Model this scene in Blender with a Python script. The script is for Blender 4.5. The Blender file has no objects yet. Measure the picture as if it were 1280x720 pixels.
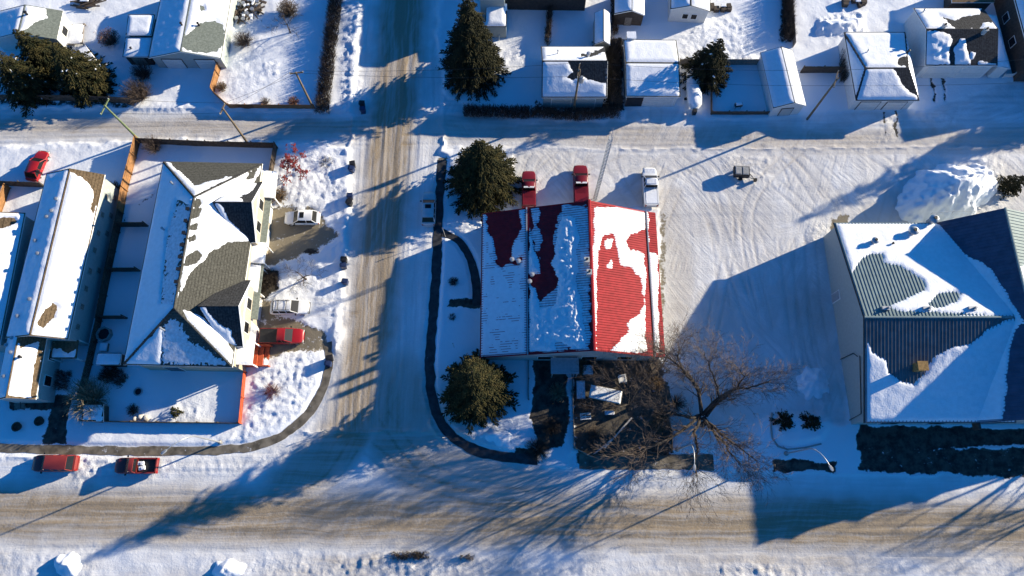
import bpy, math, random
import numpy as np
from mathutils import Vector
R = math.radians
random.seed(11)
C = bpy.context.scene.collection
# ------------------------------------------------------------------ camera model (used to place things at their measured spots)
FOC = 870.0; CH = 86.0; TILT = R(17.8)
CT, ST = math.cos(TILT), math.sin(TILT)
def ray(u, v):
    dx = (u-640)/FOC; dy = -(v-360)/FOC
    return Vector((dx, dy*CT+ST, dy*ST-CT))
def P(u, v, z=0.0):
    d = ray(u, v); t = (CH-z)/-d.z
    return Vector((d.x*t, d.y*t, z))
def proj(X, Y, Z):
    dep = Y*ST-(Z-CH)*CT
    return 640+FOC*X/dep, 360-FOC*(Y*CT+(Z-CH)*ST)/dep
SUN_EL = R(14.5); SUN_AZ = R(23.5)       # azimuth counter-clockwise from +X
# ------------------------------------------------------------------ numpy noise and distances
def vnoise(x, y, seed=0):
    xi = np.floor(x).astype(np.int64); yi = np.floor(y).astype(np.int64)
    xf = x-xi; yf = y-yi
    def h(a, b):
        n = (a*374761393+b*668265263+seed*1442695041) & 0x7fffffff
        n = ((n ^ (n >> 13))*1274126177) & 0x7fffffff
        n = n ^ (n >> 16)
        return (n & 0xffff)/65535.0
    sx = xf*xf*(3-2*xf); sy = yf*yf*(3-2*yf)
    a = h(xi, yi); b = h(xi+1, yi); c = h(xi, yi+1); d = h(xi+1, yi+1)
    return (a*(1-sx)+b*sx)*(1-sy)+(c*(1-sx)+d*sx)*sy
def fbm(x, y, o=4, seed=0):
    s = 0; a = 1; t = 0
    for i in range(o):
        s = s+a*vnoise(x*2**i+i*17.3, y*2**i-i*9.1, seed+i); t += a; a *= .5
    return s/t
def sdseg(U, V, pts):
    d = np.full(U.shape, 1e9)
    for (x0, y0), (x1, y1) in zip(pts[:-1], pts[1:]):
        ex, ey = x1-x0, y1-y0
        L = ex*ex+ey*ey+1e-9
        t = np.clip(((U-x0)*ex+(V-y0)*ey)/L, 0, 1)
        d = np.minimum(d, (U-x0-t*ex)**2+(V-y0-t*ey)**2)
    return np.sqrt(d)
def sdpoly(U, V, poly):
    d = sdseg(U, V, list(poly)+[poly[0]])
    ins = np.zeros(U.shape, bool)
    n = len(poly)
    for i in range(n):
        x0, y0 = poly[i]; x1, y1 = poly[(i+1) % n]
        if y0 == y1: continue
        c = ((y0 > V) != (y1 > V)) & (U < (x1-x0)*(V-y0)/(y1-y0)+x0)
        ins ^= c
    return np.where(ins, d, -d)
def sst(x, a, b):
    t = np.clip((x-a)/(b-a), 0, 1); return t*t*(3-2*t)
# ------------------------------------------------------------------ mesh builder
class MB:
    def __init__(s): s.v = []; s.f = []; s.m = []
    def add(s, vs, fs, mi=0):
        o = len(s.v); s.v.extend([tuple(q) for q in vs])
        for f in fs: s.f.append(tuple(i+o for i in f)); s.m.append(mi)
    def box(s, c, d, rz=0, mi=0, taper=1.0):
        x, y, z = d[0]/2, d[1]/2, d[2]/2; co, si = math.cos(rz), math.sin(rz); vs = []
        for k in (-1, 1):
            tp = taper if k > 0 else 1
            for a, b in ((-1, -1), (1, -1), (1, 1), (-1, 1)):
                px, py = a*x*tp, b*y*tp
                vs.append((c[0]+px*co-py*si, c[1]+px*si+py*co, c[2]+k*z))
        s.add(vs, [(3, 2, 1, 0), (4, 5, 6, 7), (0, 1, 5, 4), (1, 2, 6, 5), (2, 3, 7, 6), (3, 0, 4, 7)], mi)
    def slab(s, pts, th, mi=0, ms=None):            # polygon given from above, extruded straight down
        n = len(pts); pts = [Vector(p) for p in pts]
        ar = sum(pts[i].x*pts[(i+1) % n].y-pts[(i+1) % n].x*pts[i].y for i in range(n))
        if ar < 0: pts = pts[::-1]
        vs = pts+[p-Vector((0, 0, th)) for p in pts]
        ms = mi if ms is None else ms
        s.add(vs, [tuple(range(n))], mi)
        o = len(s.v)-2*n
        s.f.append(tuple(o+n+i for i in reversed(range(n)))); s.m.append(ms)
        for i in range(n):
            j = (i+1) % n
            s.f.append((o+i, o+n+i, o+n+j, o+j)); s.m.append(ms)
    def tube(s, pts, r, n=6, mi=0, cap=True):
        pts = [Vector(p) for p in pts]
        if not hasattr(r, '__len__'): r = [r]*len(pts)
        vs = []
        for i, p in enumerate(pts):
            t = (pts[min(i+1, len(pts)-1)]-pts[max(i-1, 0)])
            t = t.normalized() if t.length > 1e-9 else Vector((0, 0, 1))
            a = t.cross(Vector((0, 0, 1)) if abs(t.z) < .9 else Vector((1, 0, 0))).normalized(); b = t.cross(a)
            for k in range(n):
                q = 2*math.pi*k/n
                vs.append(p+(a*math.cos(q)+b*math.sin(q))*r[i])
        fs = []
        for i in range(len(pts)-1):
            for k in range(n):
                k2 = (k+1) % n
                fs.append((i*n+k, i*n+k2, (i+1)*n+k2, (i+1)*n+k))
        if cap: fs += [tuple(reversed(range(n))), tuple((len(pts)-1)*n+k for k in range(n))]
        s.add(vs, fs, mi)
    def lathe(s, c, prof, n=12, mi=0, axis='z'):
        vs = []
        for (r, z) in prof:
            for k in range(n):
                q = 2*math.pi*k/n
                if axis == 'z': vs.append((c[0]+r*math.cos(q), c[1]+r*math.sin(q), c[2]+z))
                else: vs.append((c[0]+r*math.cos(q), c[1]+z, c[2]+r*math.sin(q)))
        fs = []
        for i in range(len(prof)-1):
            for k in range(n):
                k2 = (k+1) % n
                fs.append((i*n+k, i*n+k2, (i+1)*n+k2, (i+1)*n+k) if axis == 'z' else (i*n+k2, i*n+k, (i+1)*n+k, (i+1)*n+k2))
        e = (len(prof)-1)*n
        fs += [tuple(reversed(range(n))), tuple(e+k for k in range(n))]
        s.add(vs, fs, mi)
    def build(s, name, mats, parent=None, local=False, smooth=None, origin=None):
        me = bpy.data.meshes.new(name)
        vs = s.v
        off = Vector((0, 0, 0))
        if not local:
            if parent is not None:
                q = parent
                while q is not None: off = off+q.location; q = q.parent
            elif origin is not None: off = Vector(origin)
            else:
                a = np.array(vs); off = Vector((a[:, 0].mean(), a[:, 1].mean(), a[:, 2].min()))
        me.from_pydata([(v[0]-off.x, v[1]-off.y, v[2]-off.z) for v in vs], [], s.f)
        if not isinstance(mats, (list, tuple)): mats = [mats]
        for m in mats: me.materials.append(m)
        if len(mats) > 1: me.polygons.foreach_set('material_index', s.m)
        if smooth:
            me.shade_smooth()
            if smooth < 180: me.set_sharp_from_angle(angle=R(smooth))
        me.validate(); me.update()
        o = bpy.data.objects.new(name, me); C.objects.link(o)
        if parent is not None: o.parent = parent
        elif not local: o.location = off
        return o
def tag(o, label, cat, group=None, kind=None):
    o['label'] = label; o['category'] = cat
    if group: o['group'] = group
    if kind: o['kind'] = kind
    return o
def thing(name, label, cat, loc=(0, 0, 0), rz=0, group=None):
    o = bpy.data.objects.new(name, None); C.objects.link(o)
    o.location = loc; o.rotation_euler = (0, 0, rz); o.empty_display_size = .3
    return tag(o, label, cat, group)
def dup(root, loc, rz=None, label=None, scale=None):
    r = root.copy(); C.objects.link(r); r.location = loc
    if rz is not None: r.rotation_euler = (0, 0, rz)
    if scale: r.scale = (scale,)*3
    if label: r['label'] = label
    for ch in list(root.children):
        c = ch.copy(); C.objects.link(c); c.parent = r
        for g in list(ch.children):
            d = g.copy(); C.objects.link(d); d.parent = c
    return r
# ------------------------------------------------------------------ materials
def mat(name, col, rough=.8, var=.12, nscale=3.0, bump=0.0, bscale=12.0, bdist=.02, metal=0.0, spec=.3, col2=None, stretch=None, lo=.35, hi=.65):
    m = bpy.data.materials.new(name); m.use_nodes = True
    nt = m.node_tree; b = nt.nodes['Principled BSDF']
    b.inputs['Roughness'].default_value = rough; b.inputs['Metallic'].default_value = metal
    b.inputs['Specular IOR Level'].default_value = spec
    tc = nt.nodes.new('ShaderNodeTexCoord'); src = tc.outputs['Object']
    if stretch:
        mp = nt.nodes.new('ShaderNodeMapping'); mp.inputs['Scale'].default_value = stretch
        nt.links.new(src, mp.inputs['Vector']); src = mp.outputs['Vector']
    n = nt.nodes.new('ShaderNodeTexNoise'); n.inputs['Scale'].default_value = nscale; n.inputs['Detail'].default_value = 6
    nt.links.new(src, n.inputs['Vector'])
    r = nt.nodes.new('ShaderNodeValToRGB')
    c2 = col2 if col2 else tuple(min(1, c*(1+var)) for c in col)
    c1 = col if col2 else tuple(c*(1-var) for c in col)
    r.color_ramp.elements[0].color = (*c1, 1); r.color_ramp.elements[1].color = (*c2, 1)
    r.color_ramp.elements[0].position = lo; r.color_ramp.elements[1].position = hi
    nt.links.new(n.outputs['Fac'], r.inputs['Fac']); nt.links.new(r.outputs['Color'], b.inputs['Base Color'])
    if bump:
        n2 = nt.nodes.new('ShaderNodeTexNoise'); n2.inputs['Scale'].default_value = bscale; n2.inputs['Detail'].default_value = 5
        nt.links.new(src, n2.inputs['Vector'])
        bp = nt.nodes.new('ShaderNodeBump'); bp.inputs['Strength'].default_value = bump; bp.inputs['Distance'].default_value = bdist
        nt.links.new(n2.outputs['Fac'], bp.inputs['Height']); nt.links.new(bp.outputs['Normal'], b.inputs['Normal'])
    return m
def band(m, axis, period, depth=.35, dist=.015):
    """courses / boards: darker joint lines every `period` metres along an object axis"""
    nt = m.node_tree; b = nt.nodes['Principled BSDF']
    lk = b.inputs['Base Color'].links[0].from_socket
    tc = nt.nodes.new('ShaderNodeTexCoord'); sx = nt.nodes.new('ShaderNodeSeparateXYZ')
    nt.links.new(tc.outputs['Object'], sx.inputs[0])
    d = nt.nodes.new('ShaderNodeMath'); d.operation = 'DIVIDE'; d.inputs[1].default_value = period
    nt.links.new(sx.outputs[axis], d.inputs[0])
    fr = nt.nodes.new('ShaderNodeMath'); fr.operation = 'FRACT'; nt.links.new(d.outputs[0], fr.inputs[0])
    gt = nt.nodes.new('ShaderNodeMath'); gt.operation = 'LESS_THAN'; gt.inputs[1].default_value = .16
    nt.links.new(fr.outputs[0], gt.inputs[0])
    mx = nt.nodes.new('ShaderNodeMix'); mx.data_type = 'RGBA'; mx.blend_type = 'MULTIPLY'
    mu = nt.nodes.new('ShaderNodeMath'); mu.operation = 'MULTIPLY'; mu.inputs[1].default_value = depth*1.5
    nt.links.new(gt.outputs[0], mu.inputs[0])
    nt.links.new(mu.outputs[0], mx.inputs[0]); nt.links.new(lk, mx.inputs[6]); mx.inputs[7].default_value = (.25, .25, .25, 1)
    nt.links.new(mx.outputs[2], b.inputs['Base Color'])
    bp = nt.nodes.new('ShaderNodeBump'); bp.inputs['Strength'].default_value = .6; bp.inputs['Distance'].default_value = dist
    nt.links.new(fr.outputs[0], bp.inputs['Height'])
    if b.inputs['Normal'].links:
        nt.links.new(b.inputs['Normal'].links[0].from_socket, bp.inputs['Normal'])
    nt.links.new(bp.outputs['Normal'], b.inputs['Normal'])
    return m
M = {}
M['snow'] = mat('snow', (.80, .82, .85), .65, .04, 2.0, .5, 5.0, .06, spec=.25)
M['thin_snow'] = mat('thin_snow', (.66, .68, .72), .7, .15, 3.0, .5, 7.0, .05, spec=.2)
M['chunky'] = mat('wind_carved_snow', (.80, .82, .85), .65, .04, 2.0, .9, 2.6, .22, spec=.25)
M['shingle'] = band(mat('grey_shingle', (.085, .083, .07), .95, .3, 5.0, .6, 22.0, .02, spec=.1), 2, .16, .4)
M['shingle_x'] = band(mat('charcoal_shingle', (.05, .05, .05), .95, .35, 4.0, .6, 22.0, .02, spec=.1), 0, .3, .35)
M['shingle_b'] = band(mat('brown_shingle', (.14, .10, .06), .95, .3, 4.0, .6, 22.0, .02, spec=.1), 2, .15, .4)
M['shingle_g'] = mat('green_shingle', (.15, .17, .15), .95, .2, 4.0, .6, 22.0, .02, spec=.1)
M['metal_red'] = mat('red_metal_sheet', (.30, .022, .028), .6, .14, 1.5, spec=.1)
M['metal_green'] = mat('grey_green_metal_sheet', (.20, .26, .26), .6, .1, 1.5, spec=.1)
M['metal_shaded'] = mat('shaded_metal_sheet', (.075, .09, .135), .55, .15, 1.2, spec=.2)  # darker, bluer sheet: shade of the wing's west slope put into its colour
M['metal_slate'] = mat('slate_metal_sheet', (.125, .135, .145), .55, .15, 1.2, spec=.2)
M['white'] = mat('white_painted_trim', (.75, .75, .73), .6, .05)
M['cream'] = band(mat('cream_siding', (.44, .385, .30), .7, .06), 2, .18, .25)
M['tan'] = band(mat('tan_siding', (.42, .36, .26), .7, .08), 2, .18, .25)
M['greywall'] = band(mat('grey_green_siding', (.36, .40, .38), .7, .06), 2, .25, .2)
M['whitewall'] = band(mat('white_siding', (.66, .66, .64), .7, .05), 2, .18, .25)
M['darkwall'] = mat('dark_brown_wall', (.07, .055, .045), .9, .2)
M['stucco'] = mat('pale_stucco', (.45, .45, .43), .9, .1, 6, .3, 20, .01)
M['glass'] = mat('dark_glass', (.012, .013, .015), .2, .1, spec=.18)
M['black'] = mat('black_plastic', (.02, .02, .022), .5, .2)
M['rubber'] = mat('tyre_rubber', (.018, .018, .018), .85, .2)
M['steel'] = mat('galvanised_steel', (.42, .43, .44), .45, .1, metal=.6)
M['chrome'] = mat('bright_metal', (.6, .6, .62), .25, .05, metal=.9)
M['wood_o'] = band(mat('orange_stained_fence', (.30, .15, .06), .85, .25, 2.0, stretch=(1, 1, 4)), 1, .15, .4)
M['wood_d'] = band(mat('weathered_fence_boards', (.10, .075, .055), .9, .3, 3.0), 0, .15, .4)
M['wood_p'] = mat('pole_timber', (.17, .13, .085), .9, .3, 3.0, .4, 10, .02, stretch=(4, 4, .6))
M['wood_g'] = mat('green_treated_pole', (.14, .18, .09), .85, .2, 3.0, stretch=(4, 4, .6))
M['deck'] = mat('grey_deck_boards', (.22, .19, .16), .9, .25, 4)
M['redpaint'] = mat('orange_red_stain', (.45, .09, .035), .75, .15, 5)
M['asphalt0'] = mat('wet_asphalt', (.032, .032, .034), .55, .5, 1.4, .4, 9, .02, spec=.4)
M['walk0'] = mat('bare_sidewalk', (.15, .13, .10), .85, .5, .8, .4, 9, .02)
def flecked(m, lo, hi, sc=1.3, snowc=(.6, .62, .66, 1)):
    """patches of left-over packed snow on a cleared surface"""
    nt = m.node_tree; b = nt.nodes['Principled BSDF']; lk = b.inputs['Base Color'].links[0].from_socket
    tc = nt.nodes.new('ShaderNodeTexCoord'); n = nt.nodes.new('ShaderNodeTexNoise'); n.inputs['Scale'].default_value = sc; n.inputs['Detail'].default_value = 8; n.inputs['Roughness'].default_value = .68
    nt.links.new(tc.outputs['Object'], n.inputs['Vector'])
    r = nt.nodes.new('ShaderNodeMapRange'); r.inputs[1].default_value = lo; r.inputs[2].default_value = hi; nt.links.new(n.outputs['Fac'], r.inputs[0])
    mx = nt.nodes.new('ShaderNodeMix'); mx.data_type = 'RGBA'; nt.links.new(r.outputs[0], mx.inputs[0]); nt.links.new(lk, mx.inputs[6]); mx.inputs[7].default_value = snowc
    nt.links.new(mx.outputs[2], b.inputs['Base Color']); return m
M['asphalt'] = flecked(M['asphalt0'], .66, .78); M['walk'] = flecked(M['walk0'], .61, .70)
M['concrete'] = mat('kerb_concrete', (.32, .31, .29), .9, .15, 2)
M['needle'] = mat('spruce_needles', (.012, .016, .007), .8, .3, 1.2, col2=(.075, .06, .022), spec=.1, lo=.4, hi=.72)
M['needle_d'] = mat('dark_spruce_needles', (.008, .011, .007), .8, .3, 1.2, col2=(.04, .036, .016), spec=.1)
M['bark'] = mat('grey_brown_bark', (.05, .042, .036), .95, .35, 2, .6, 14, .03)
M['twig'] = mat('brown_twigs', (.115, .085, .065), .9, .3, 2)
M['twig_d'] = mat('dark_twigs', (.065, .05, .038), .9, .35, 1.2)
M['twig_y'] = mat('pale_tan_twigs', (.24, .19, .12), .9, .25, 1.5)
M['berry'] = mat('dried_red_berries', (.30, .05, .045), .7, .3, 4)
M['redtwig'] = mat('dark_red_twigs', (.15, .05, .045), .85, .3, 4)
M['leaf_r'] = mat('rusty_dry_leaves', (.20, .085, .05), .85, .3, 3)
M['leaf_b'] = mat('brown_dry_leaves', (.15, .095, .045), .9, .3, 3)
M['bin'] = mat('navy_bin_plastic', (.02, .035, .09), .5, .15)
M['bin_k'] = mat('black_bin_plastic', (.02, .02, .022), .5, .2)
M['tarp'] = mat('grey_tarp', (.30, .30, .29), .8, .15, 3, .4, 5, .04)
M['rust'] = mat('rusty_wood_box', (.26, .16, .06), .9, .3, 5)
M['lightglass'] = mat('clear_lamp_glass', (.55, .55, .5), .2, .05)
M['taillight'] = mat('tail_light_lens', (.30, .01, .01), .25, .1)
M['stone'] = mat('pale_stones', (.5, .47, .42), .9, .2, 6)
M['litter'] = mat('dead_leaf_litter', (.06, .045, .032), .95, .5, 1.5, .8, 8, .05)
def paint(n, c, rough=.32): return mat(n, c, rough, .05, 1.0, spec=.5)
M['red1'] = paint('dull_red_car_paint', (.21, .03, .026))
M['red2'] = paint('bright_red_car_paint', (.30, .012, .016))
M['red3'] = paint('maroon_car_paint', (.17, .011, .016))
M['whitecar'] = paint('white_car_paint', (.78, .78, .77))
M['silver'] = paint('silver_car_paint', (.5, .51, .52))
# ------------------------------------------------------------------ the ground: one fine grid of snow, split by use
def ground_material():
    m = bpy.data.materials.new('packed_snow_and_sand'); m.use_nodes = True
    nt = m.node_tree; N = nt.nodes; L = nt.links; b = N['Principled BSDF']
    b.inputs['Roughness'].default_value = .7; b.inputs['Specular IOR Level'].default_value = .2
    tc = N.new('ShaderNodeTexCoord')
    def attr(n):
        a = N.new('ShaderNodeAttribute'); a.attribute_name = n; return a.outputs['Fac']
    wn = N.new('ShaderNodeTexNoise'); wn.inputs['Scale'].default_value = .13; wn.inputs['Detail'].default_value = 3; L.new(tc.outputs['Object'], wn.inputs['Vector'])
    wv = N.new('ShaderNodeVectorMath'); wv.operation = 'MULTIPLY_ADD'; L.new(wn.outputs['Color'], wv.inputs[0]); wv.inputs[1].default_value = (1.3, 1.3, 0); L.new(tc.outputs['Object'], wv.inputs[2])
    def noise(scale, st=(1, 1, 1), det=5, rot=0, rough=.55, warp=False):
        mp0 = N.new('ShaderNodeMapping'); mp0.inputs['Rotation'].default_value = (0, 0, rot)
        L.new(wv.outputs[0] if warp else tc.outputs['Object'], mp0.inputs['Vector'])
        mp = N.new('ShaderNodeMapping'); mp.inputs['Scale'].default_value = st
        L.new(mp0.outputs[0], mp.inputs['Vector'])
        n = N.new('ShaderNodeTexNoise'); n.inputs['Scale'].default_value = scale; n.inputs['Detail'].default_value = det
        n.inputs['Roughness'].default_value = rough
        L.new(mp.outputs['Vector'], n.inputs['Vector']); return n.outputs['Fac']
    def mth(op, a, c, cl=False):
        n = N.new('ShaderNodeMath'); n.operation = op; n.use_clamp = cl
        for i, q in enumerate((a, c)):
            if hasattr(q, 'links') or not isinstance(q, (int, float)): L.new(q, n.inputs[i])
            else: n.inputs[i].default_value = q
        return n.outputs[0]
    def mix(f, a, c):
        n = N.new('ShaderNodeMix'); n.data_type = 'RGBA'
        for i, q in ((0, f), (6, a), (7, c)):
            if isinstance(q, tuple): n.inputs[i].default_value = q
            elif isinstance(q, (int, float)): n.inputs[i].default_value = q
            else: L.new(q, n.inputs[i])
        return n.outputs[2]
    def mixf(f, a, c):                         # a + f*(c-a)
        return mth('ADD', a, mth('MULTIPLY', f, mth('SUBTRACT', c, a)))
    def ramp(x, lo, hi):
        n = N.new('ShaderNodeMapRange'); n.inputs[1].default_value = lo; n.inputs[2].default_value = hi
        n.interpolation_type = 'SMOOTHSTEP'; L.new(x, n.inputs[0]); return n.outputs[0]
    dirt, bare, vert, road = attr('dirt'), attr('bare'), attr('vert'), attr('road')
    sv = noise(1.0, (2.3, .09, 1), 6, 0, .62, True); sh = noise(1.0, (.09, 2.3, 1), 6, 0, .62, True)
    wv2 = noise(1.0, (.55, .03, 1), 4, 0, .6, True); wh2 = noise(1.0, (.03, .55, 1), 4, 0, .6, True)
    t1 = noise(1.0, (1.7, .13, 1), 6, R(-38), .6, True); t2 = noise(1.0, (1.7, .13, 1), 6, R(24), .6, True); t3 = noise(1.0, (1.5, .2, 1), 6, R(75), .6, True)
    pick = noise(.09, (1, 1, 1), 3)
    lots = mixf(ramp(pick, .45, .55), t1, t2); pick2 = noise(.07, (1, 1.3, 1), 3, R(50)); lots = mixf(ramp(pick2, .5, .6), lots, t3)
    lot = attr('lot')
    streak = mixf(vert, mixf(.45, sh, wh2), mixf(.45, sv, wv2))
    streak = mixf(mth('MULTIPLY', lot, .8), mixf(.18, streak, t2), lots)
    grit = noise(9.0, (1, 1, 1), 6, 0, .7); patch = noise(.22, (1, 1, 1), 5)
    fine = noise(3.5, (1, 1, 1), 8, 0, .62); lump = noise(1.1, (1, 1, 1), 6, 0, .6)
    # colour
    snow = mix(patch, (.76, .785, .82, 1), (.83, .84, .855, 1))
    packed = mix(mth('MULTIPLY', ramp(streak, .34, .62), mth('ADD', mth('MULTIPLY', ramp(noise(.35, (1, 1, 1), 6), .35, .6), .6), .4)), (.56, .55, .535, 1), (.77, .775, .78, 1))
    col = mix(mth('MULTIPLY', road, .75), snow, packed)
    sandf = mth('MULTIPLY', dirt, mth('ADD', mth('MULTIPLY', ramp(streak, .36, .6), .55), .62), True)
    sandf = mth('MULTIPLY', sandf, mth('ADD', mth('MULTIPLY', ramp(grit, .3, .6), .3), .75), True)
    sand = mix(ramp(grit, .3, .7), (.23, .165, .095, 1), (.36, .28, .18, 1))
    sand = mix(mth('MULTIPLY', ramp(streak, .5, .75), .5), sand, (.17, .13, .085, 1))
    col = mix(sandf, col, sand)
    bf = ramp(mth('ADD', bare, mth('ADD', mth('MULTIPLY', mth('SUBTRACT', fine, .5), 1.1), mth('MULTIPLY', mth('SUBTRACT', noise(.8, (1, 1, 1), 6, 0, .65), .5), 1.3))), .42, .66)
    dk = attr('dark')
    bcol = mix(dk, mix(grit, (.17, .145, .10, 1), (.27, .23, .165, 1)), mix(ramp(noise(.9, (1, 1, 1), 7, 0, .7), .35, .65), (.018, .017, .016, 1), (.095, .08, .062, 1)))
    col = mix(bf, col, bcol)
    L.new(col, b.inputs['Base Color'])
    # relief
    def bump(h, s, d, prev=None):
        n = N.new('ShaderNodeBump'); n.inputs['Distance'].default_value = d
        if isinstance(s, float): n.inputs['Strength'].default_value = s
        else: L.new(s, n.inputs['Strength'])
        L.new(h, n.inputs['Height'])
        if prev is not None: L.new(prev, n.inputs['Normal'])
        return n.outputs['Normal']
    b1 = bump(streak, mth('MULTIPLY', road, .8), .12)
    b2 = bump(fine, .55, .07, b1)
    chop = noise(2.2, (1, 1, 1), 8, 0, .72)
    b3 = bump(chop, mth('ADD', mth('MULTIPLY', attr('lump'), .65), .12), .28, b2)
    b4 = bump(grit, .35, .03, b3)
    L.new(b4, b.inputs['Normal'])
    return m
M['ground'] = ground_material()
X0, X1, Y0, Y1, ST_ = -84.0, 84.0, -13.0, 80.0, .2
nx = int((X1-X0)/ST_)+1; ny = int((Y1-Y0)/ST_)+1
gx, gy = np.meshgrid(np.linspace(X0, X1, nx), np.linspace(Y0, Y1, ny))
GU, GV = proj(gx, gy, 0.0)
WU = GU+(fbm(gx*.7, gy*.7, 3, 5)-.5)*10; WV = GV+(fbm(gx*.7, gy*.7, 3, 9)-.5)*10     # ragged edges
# regions (photo measurements of the ground)
side_l = [(449, -40), (447, 60), (442, 140), (438, 190), (436, 260), (428, 350), (424, 420), (408, 490), (370, 540), (310, 566), (150, 572), (-200, 574)]
side_r = [(548, -40), (548, 60), (556, 120), (556, 165), (549, 205), (543, 300), (533, 440), (531, 490), (541, 530), (562, 556), (600, 573), (680, 584), (960, 592), (1500, 600)]
REG = {}
REG['street'] = [(449, -60), (447, 60), (442, 140), (438, 190), (436, 260), (428, 350), (424, 420), (408, 490), (375, 540), (541, 540), (531, 490), (533, 440), (543, 300), (549, 205), (556, 165), (556, 120), (548, 60), (548, -60)]
REG['main_street'] = [(-300, 574), (150, 572), (310, 566), (375, 540), (541, 540), (562, 556), (600, 573), (680, 584), (960, 592), (1600, 600), (1600, 702), (900, 694), (640, 690), (400, 690), (-300, 694)]
REG['alley'] = [(-300, 136), (170, 137), (280, 137), (395, 140), (442, 140), (438, 186), (345, 178), (200, 174), (160, 178), (60, 182), (-300, 200)]
REG['back_alley'] = [(556, 118), (640, 152), (780, 150), (780, 134), (850, 134), (890, 150), (975, 150), (1060, 140), (1150, 140), (1260, 100), (1600, 100), (1600, 178), (1000, 186), (640, 186), (556, 186)]
REG['parking_lot'] = [(640, 186), (1000, 186), (1600, 178), (1600, 230), (1240, 280), (1048, 290), (1060, 530), (960, 520), (930, 560), (840, 540), (826, 440), (822, 262), (640, 262)]
ROADLIKE = ('street', 'main_street', 'alley', 'back_alley', 'parking_lot')
sd = {k: sdpoly(WU, WV, v) for k, v in REG.items()}
road = np.zeros_like(gx); 
for k in ROADLIKE: road = np.maximum(road, sst(sd[k], -5, 5))
def line(pts, w, s, wob=True):
    d = sdseg(WU if wob else GU, WV if wob else GV, pts)
    return s*np.exp(-(d/w)**4)
dirt = np.zeros_like(gx)
for pts, w, s in (
    ([(507, -60), (500, 60), (490, 160), (478, 270), (465, 400), (450, 480), (435, 540)], 31, .95),
    ([(-300, 640), (300, 646), (640, 650), (900, 654), (1600, 664)], 37, .95),
    ([(466, 470), (500, 560), (560, 630)], 40, .7), ([(450, 480), (420, 560), (330, 640)], 34, .75), ([(520, 500), (570, 590), (700, 640)], 44, .62), ([(490, 480), (530, 560), (560, 640)], 46, .6),
    ([(-300, 158), (250, 157), (470, 160)], 11, .55), ([(-300, 168), (250, 166), (440, 168)], 9, .35),
    ([(480, 160), (600, 160), (760, 168), (1000, 178), (1600, 172)], 17, .42), ([(835, 250), (850, 330), (845, 430)], 22, .4),
    ([(640, 200), (820, 205), (980, 205)], 15, .2), ([(900, 240), (960, 300), (940, 400)], 40, .15)):
    dirt = np.maximum(dirt, line(pts, w, s))
dirt = np.maximum(dirt, .30*sst(sd['parking_lot'], -4, 8)*np.clip(fbm(gx*.16, gy*.16, 4, 3)*3.2-1.15, .1, 1))
dirt = np.maximum(dirt, .55*sst(WV, 684, 696)*fbm(gx*.2, gy*.2, 3, 4)*1.3)
vert = np.clip(sst(sd['street'], -6, 14)+.85*sst(sd['parking_lot'], -10, 20)*fbm(gx*.1, gy*.1, 2, 8)*1.4, 0, 1)
# bare ground and wet asphalt
bare = np.zeros_like(gx); dark = np.zeros_like(gx)
def bp(poly, dk, soft=3.0, amt=1.0):
    global bare, dark
    q = amt*sst(sdpoly(WU, WV, poly), -soft, soft)
    dark = np.where(q > bare, dk, dark); bare = np.maximum(bare, q)
DRV = [(320, 262), (345, 256), (400, 262), (408, 280), (425, 292), (400, 312), (352, 330), (322, 334)]
bp(DRV, .0, 9, .84)
bp([(358, 300), (372, 298), (392, 301), (400, 306), (399, 316), (385, 320), (362, 318), (352, 320), (345, 318), (360, 310)], 1.0, 6, .74)
bp([(318, 372), (345, 372), (345, 395), (380, 402), (400, 412), (412, 428), (404, 440), (380, 438), (350, 446), (325, 450), (318, 440)], .12, 7, .8)
bp([(316, 335), (330, 332), (348, 340), (350, 358), (336, 372), (318, 372)], 1, 4)
bp([(66, 496), (90, 496), (82, 556), (54, 556)], 1, 3)
bp([(12, 494), (72, 494), (62, 512), (14, 514)], 1, 4)
bp([(664, 445), (708, 442), (712, 530), (700, 560), (672, 566), (664, 520), (668, 480)], 1, 4)
bp([(716, 442), (815, 442), (835, 480), (842, 560), (840, 580), (722, 580), (716, 540)], .8, 6, .86)
bp([(815, 445), (826, 448), (838, 500), (836, 572), (818, 572), (822, 510)], .75, 5, .9)
bp([(1072, 533), (1300, 536), (1600, 540), (1600, 560), (1250, 558), (1160, 562), (1070, 562)], 1, 3, 1.0); bp([(1074, 556), (1160, 560), (1240, 562), (1600, 560), (1600, 600), (1250, 597), (1150, 591), (1072, 588)], 1, 4, .86)
bp([(966, 576), (1045, 577), (1045, 590), (965, 590)], 1, 3)
bp([(560, 375), (600, 371), (600, 385), (558, 385)], 1, 3)
bp([(666, 560), (642, 562), (640, 578), (676, 580)], 1, 3)
bp([(1036, 272), (1062, 270), (1062, 290), (1040, 300)], .1, 3, .9)
bp([(548, 196), (560, 196), (558, 222), (548, 222)], .1, 3, .9)
bp([(824, 262), (834, 270), (830, 445), (840, 470), (830, 470), (824, 440)], .1, 3, .62)
bp([(398, 408), (412, 420), (406, 440), (392, 432)], .1, 4, .7)
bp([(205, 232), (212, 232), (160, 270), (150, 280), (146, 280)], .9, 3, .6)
bp([(738, 50), (782, 50), (780, 142), (700, 146), (665, 146), (668, 128), (738, 126)], 1, 5, .7)
bp([(975, -10), (990, -10), (992, 54), (974, 54)], 1, 4, .7)
bp([(290, -10), (330, -10), (328, 26), (292, 30)], .8, 4, .5)
bp([(0, 124), (170, 127), (172, 135), (0, 134)], .8, 3, .6)
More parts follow.
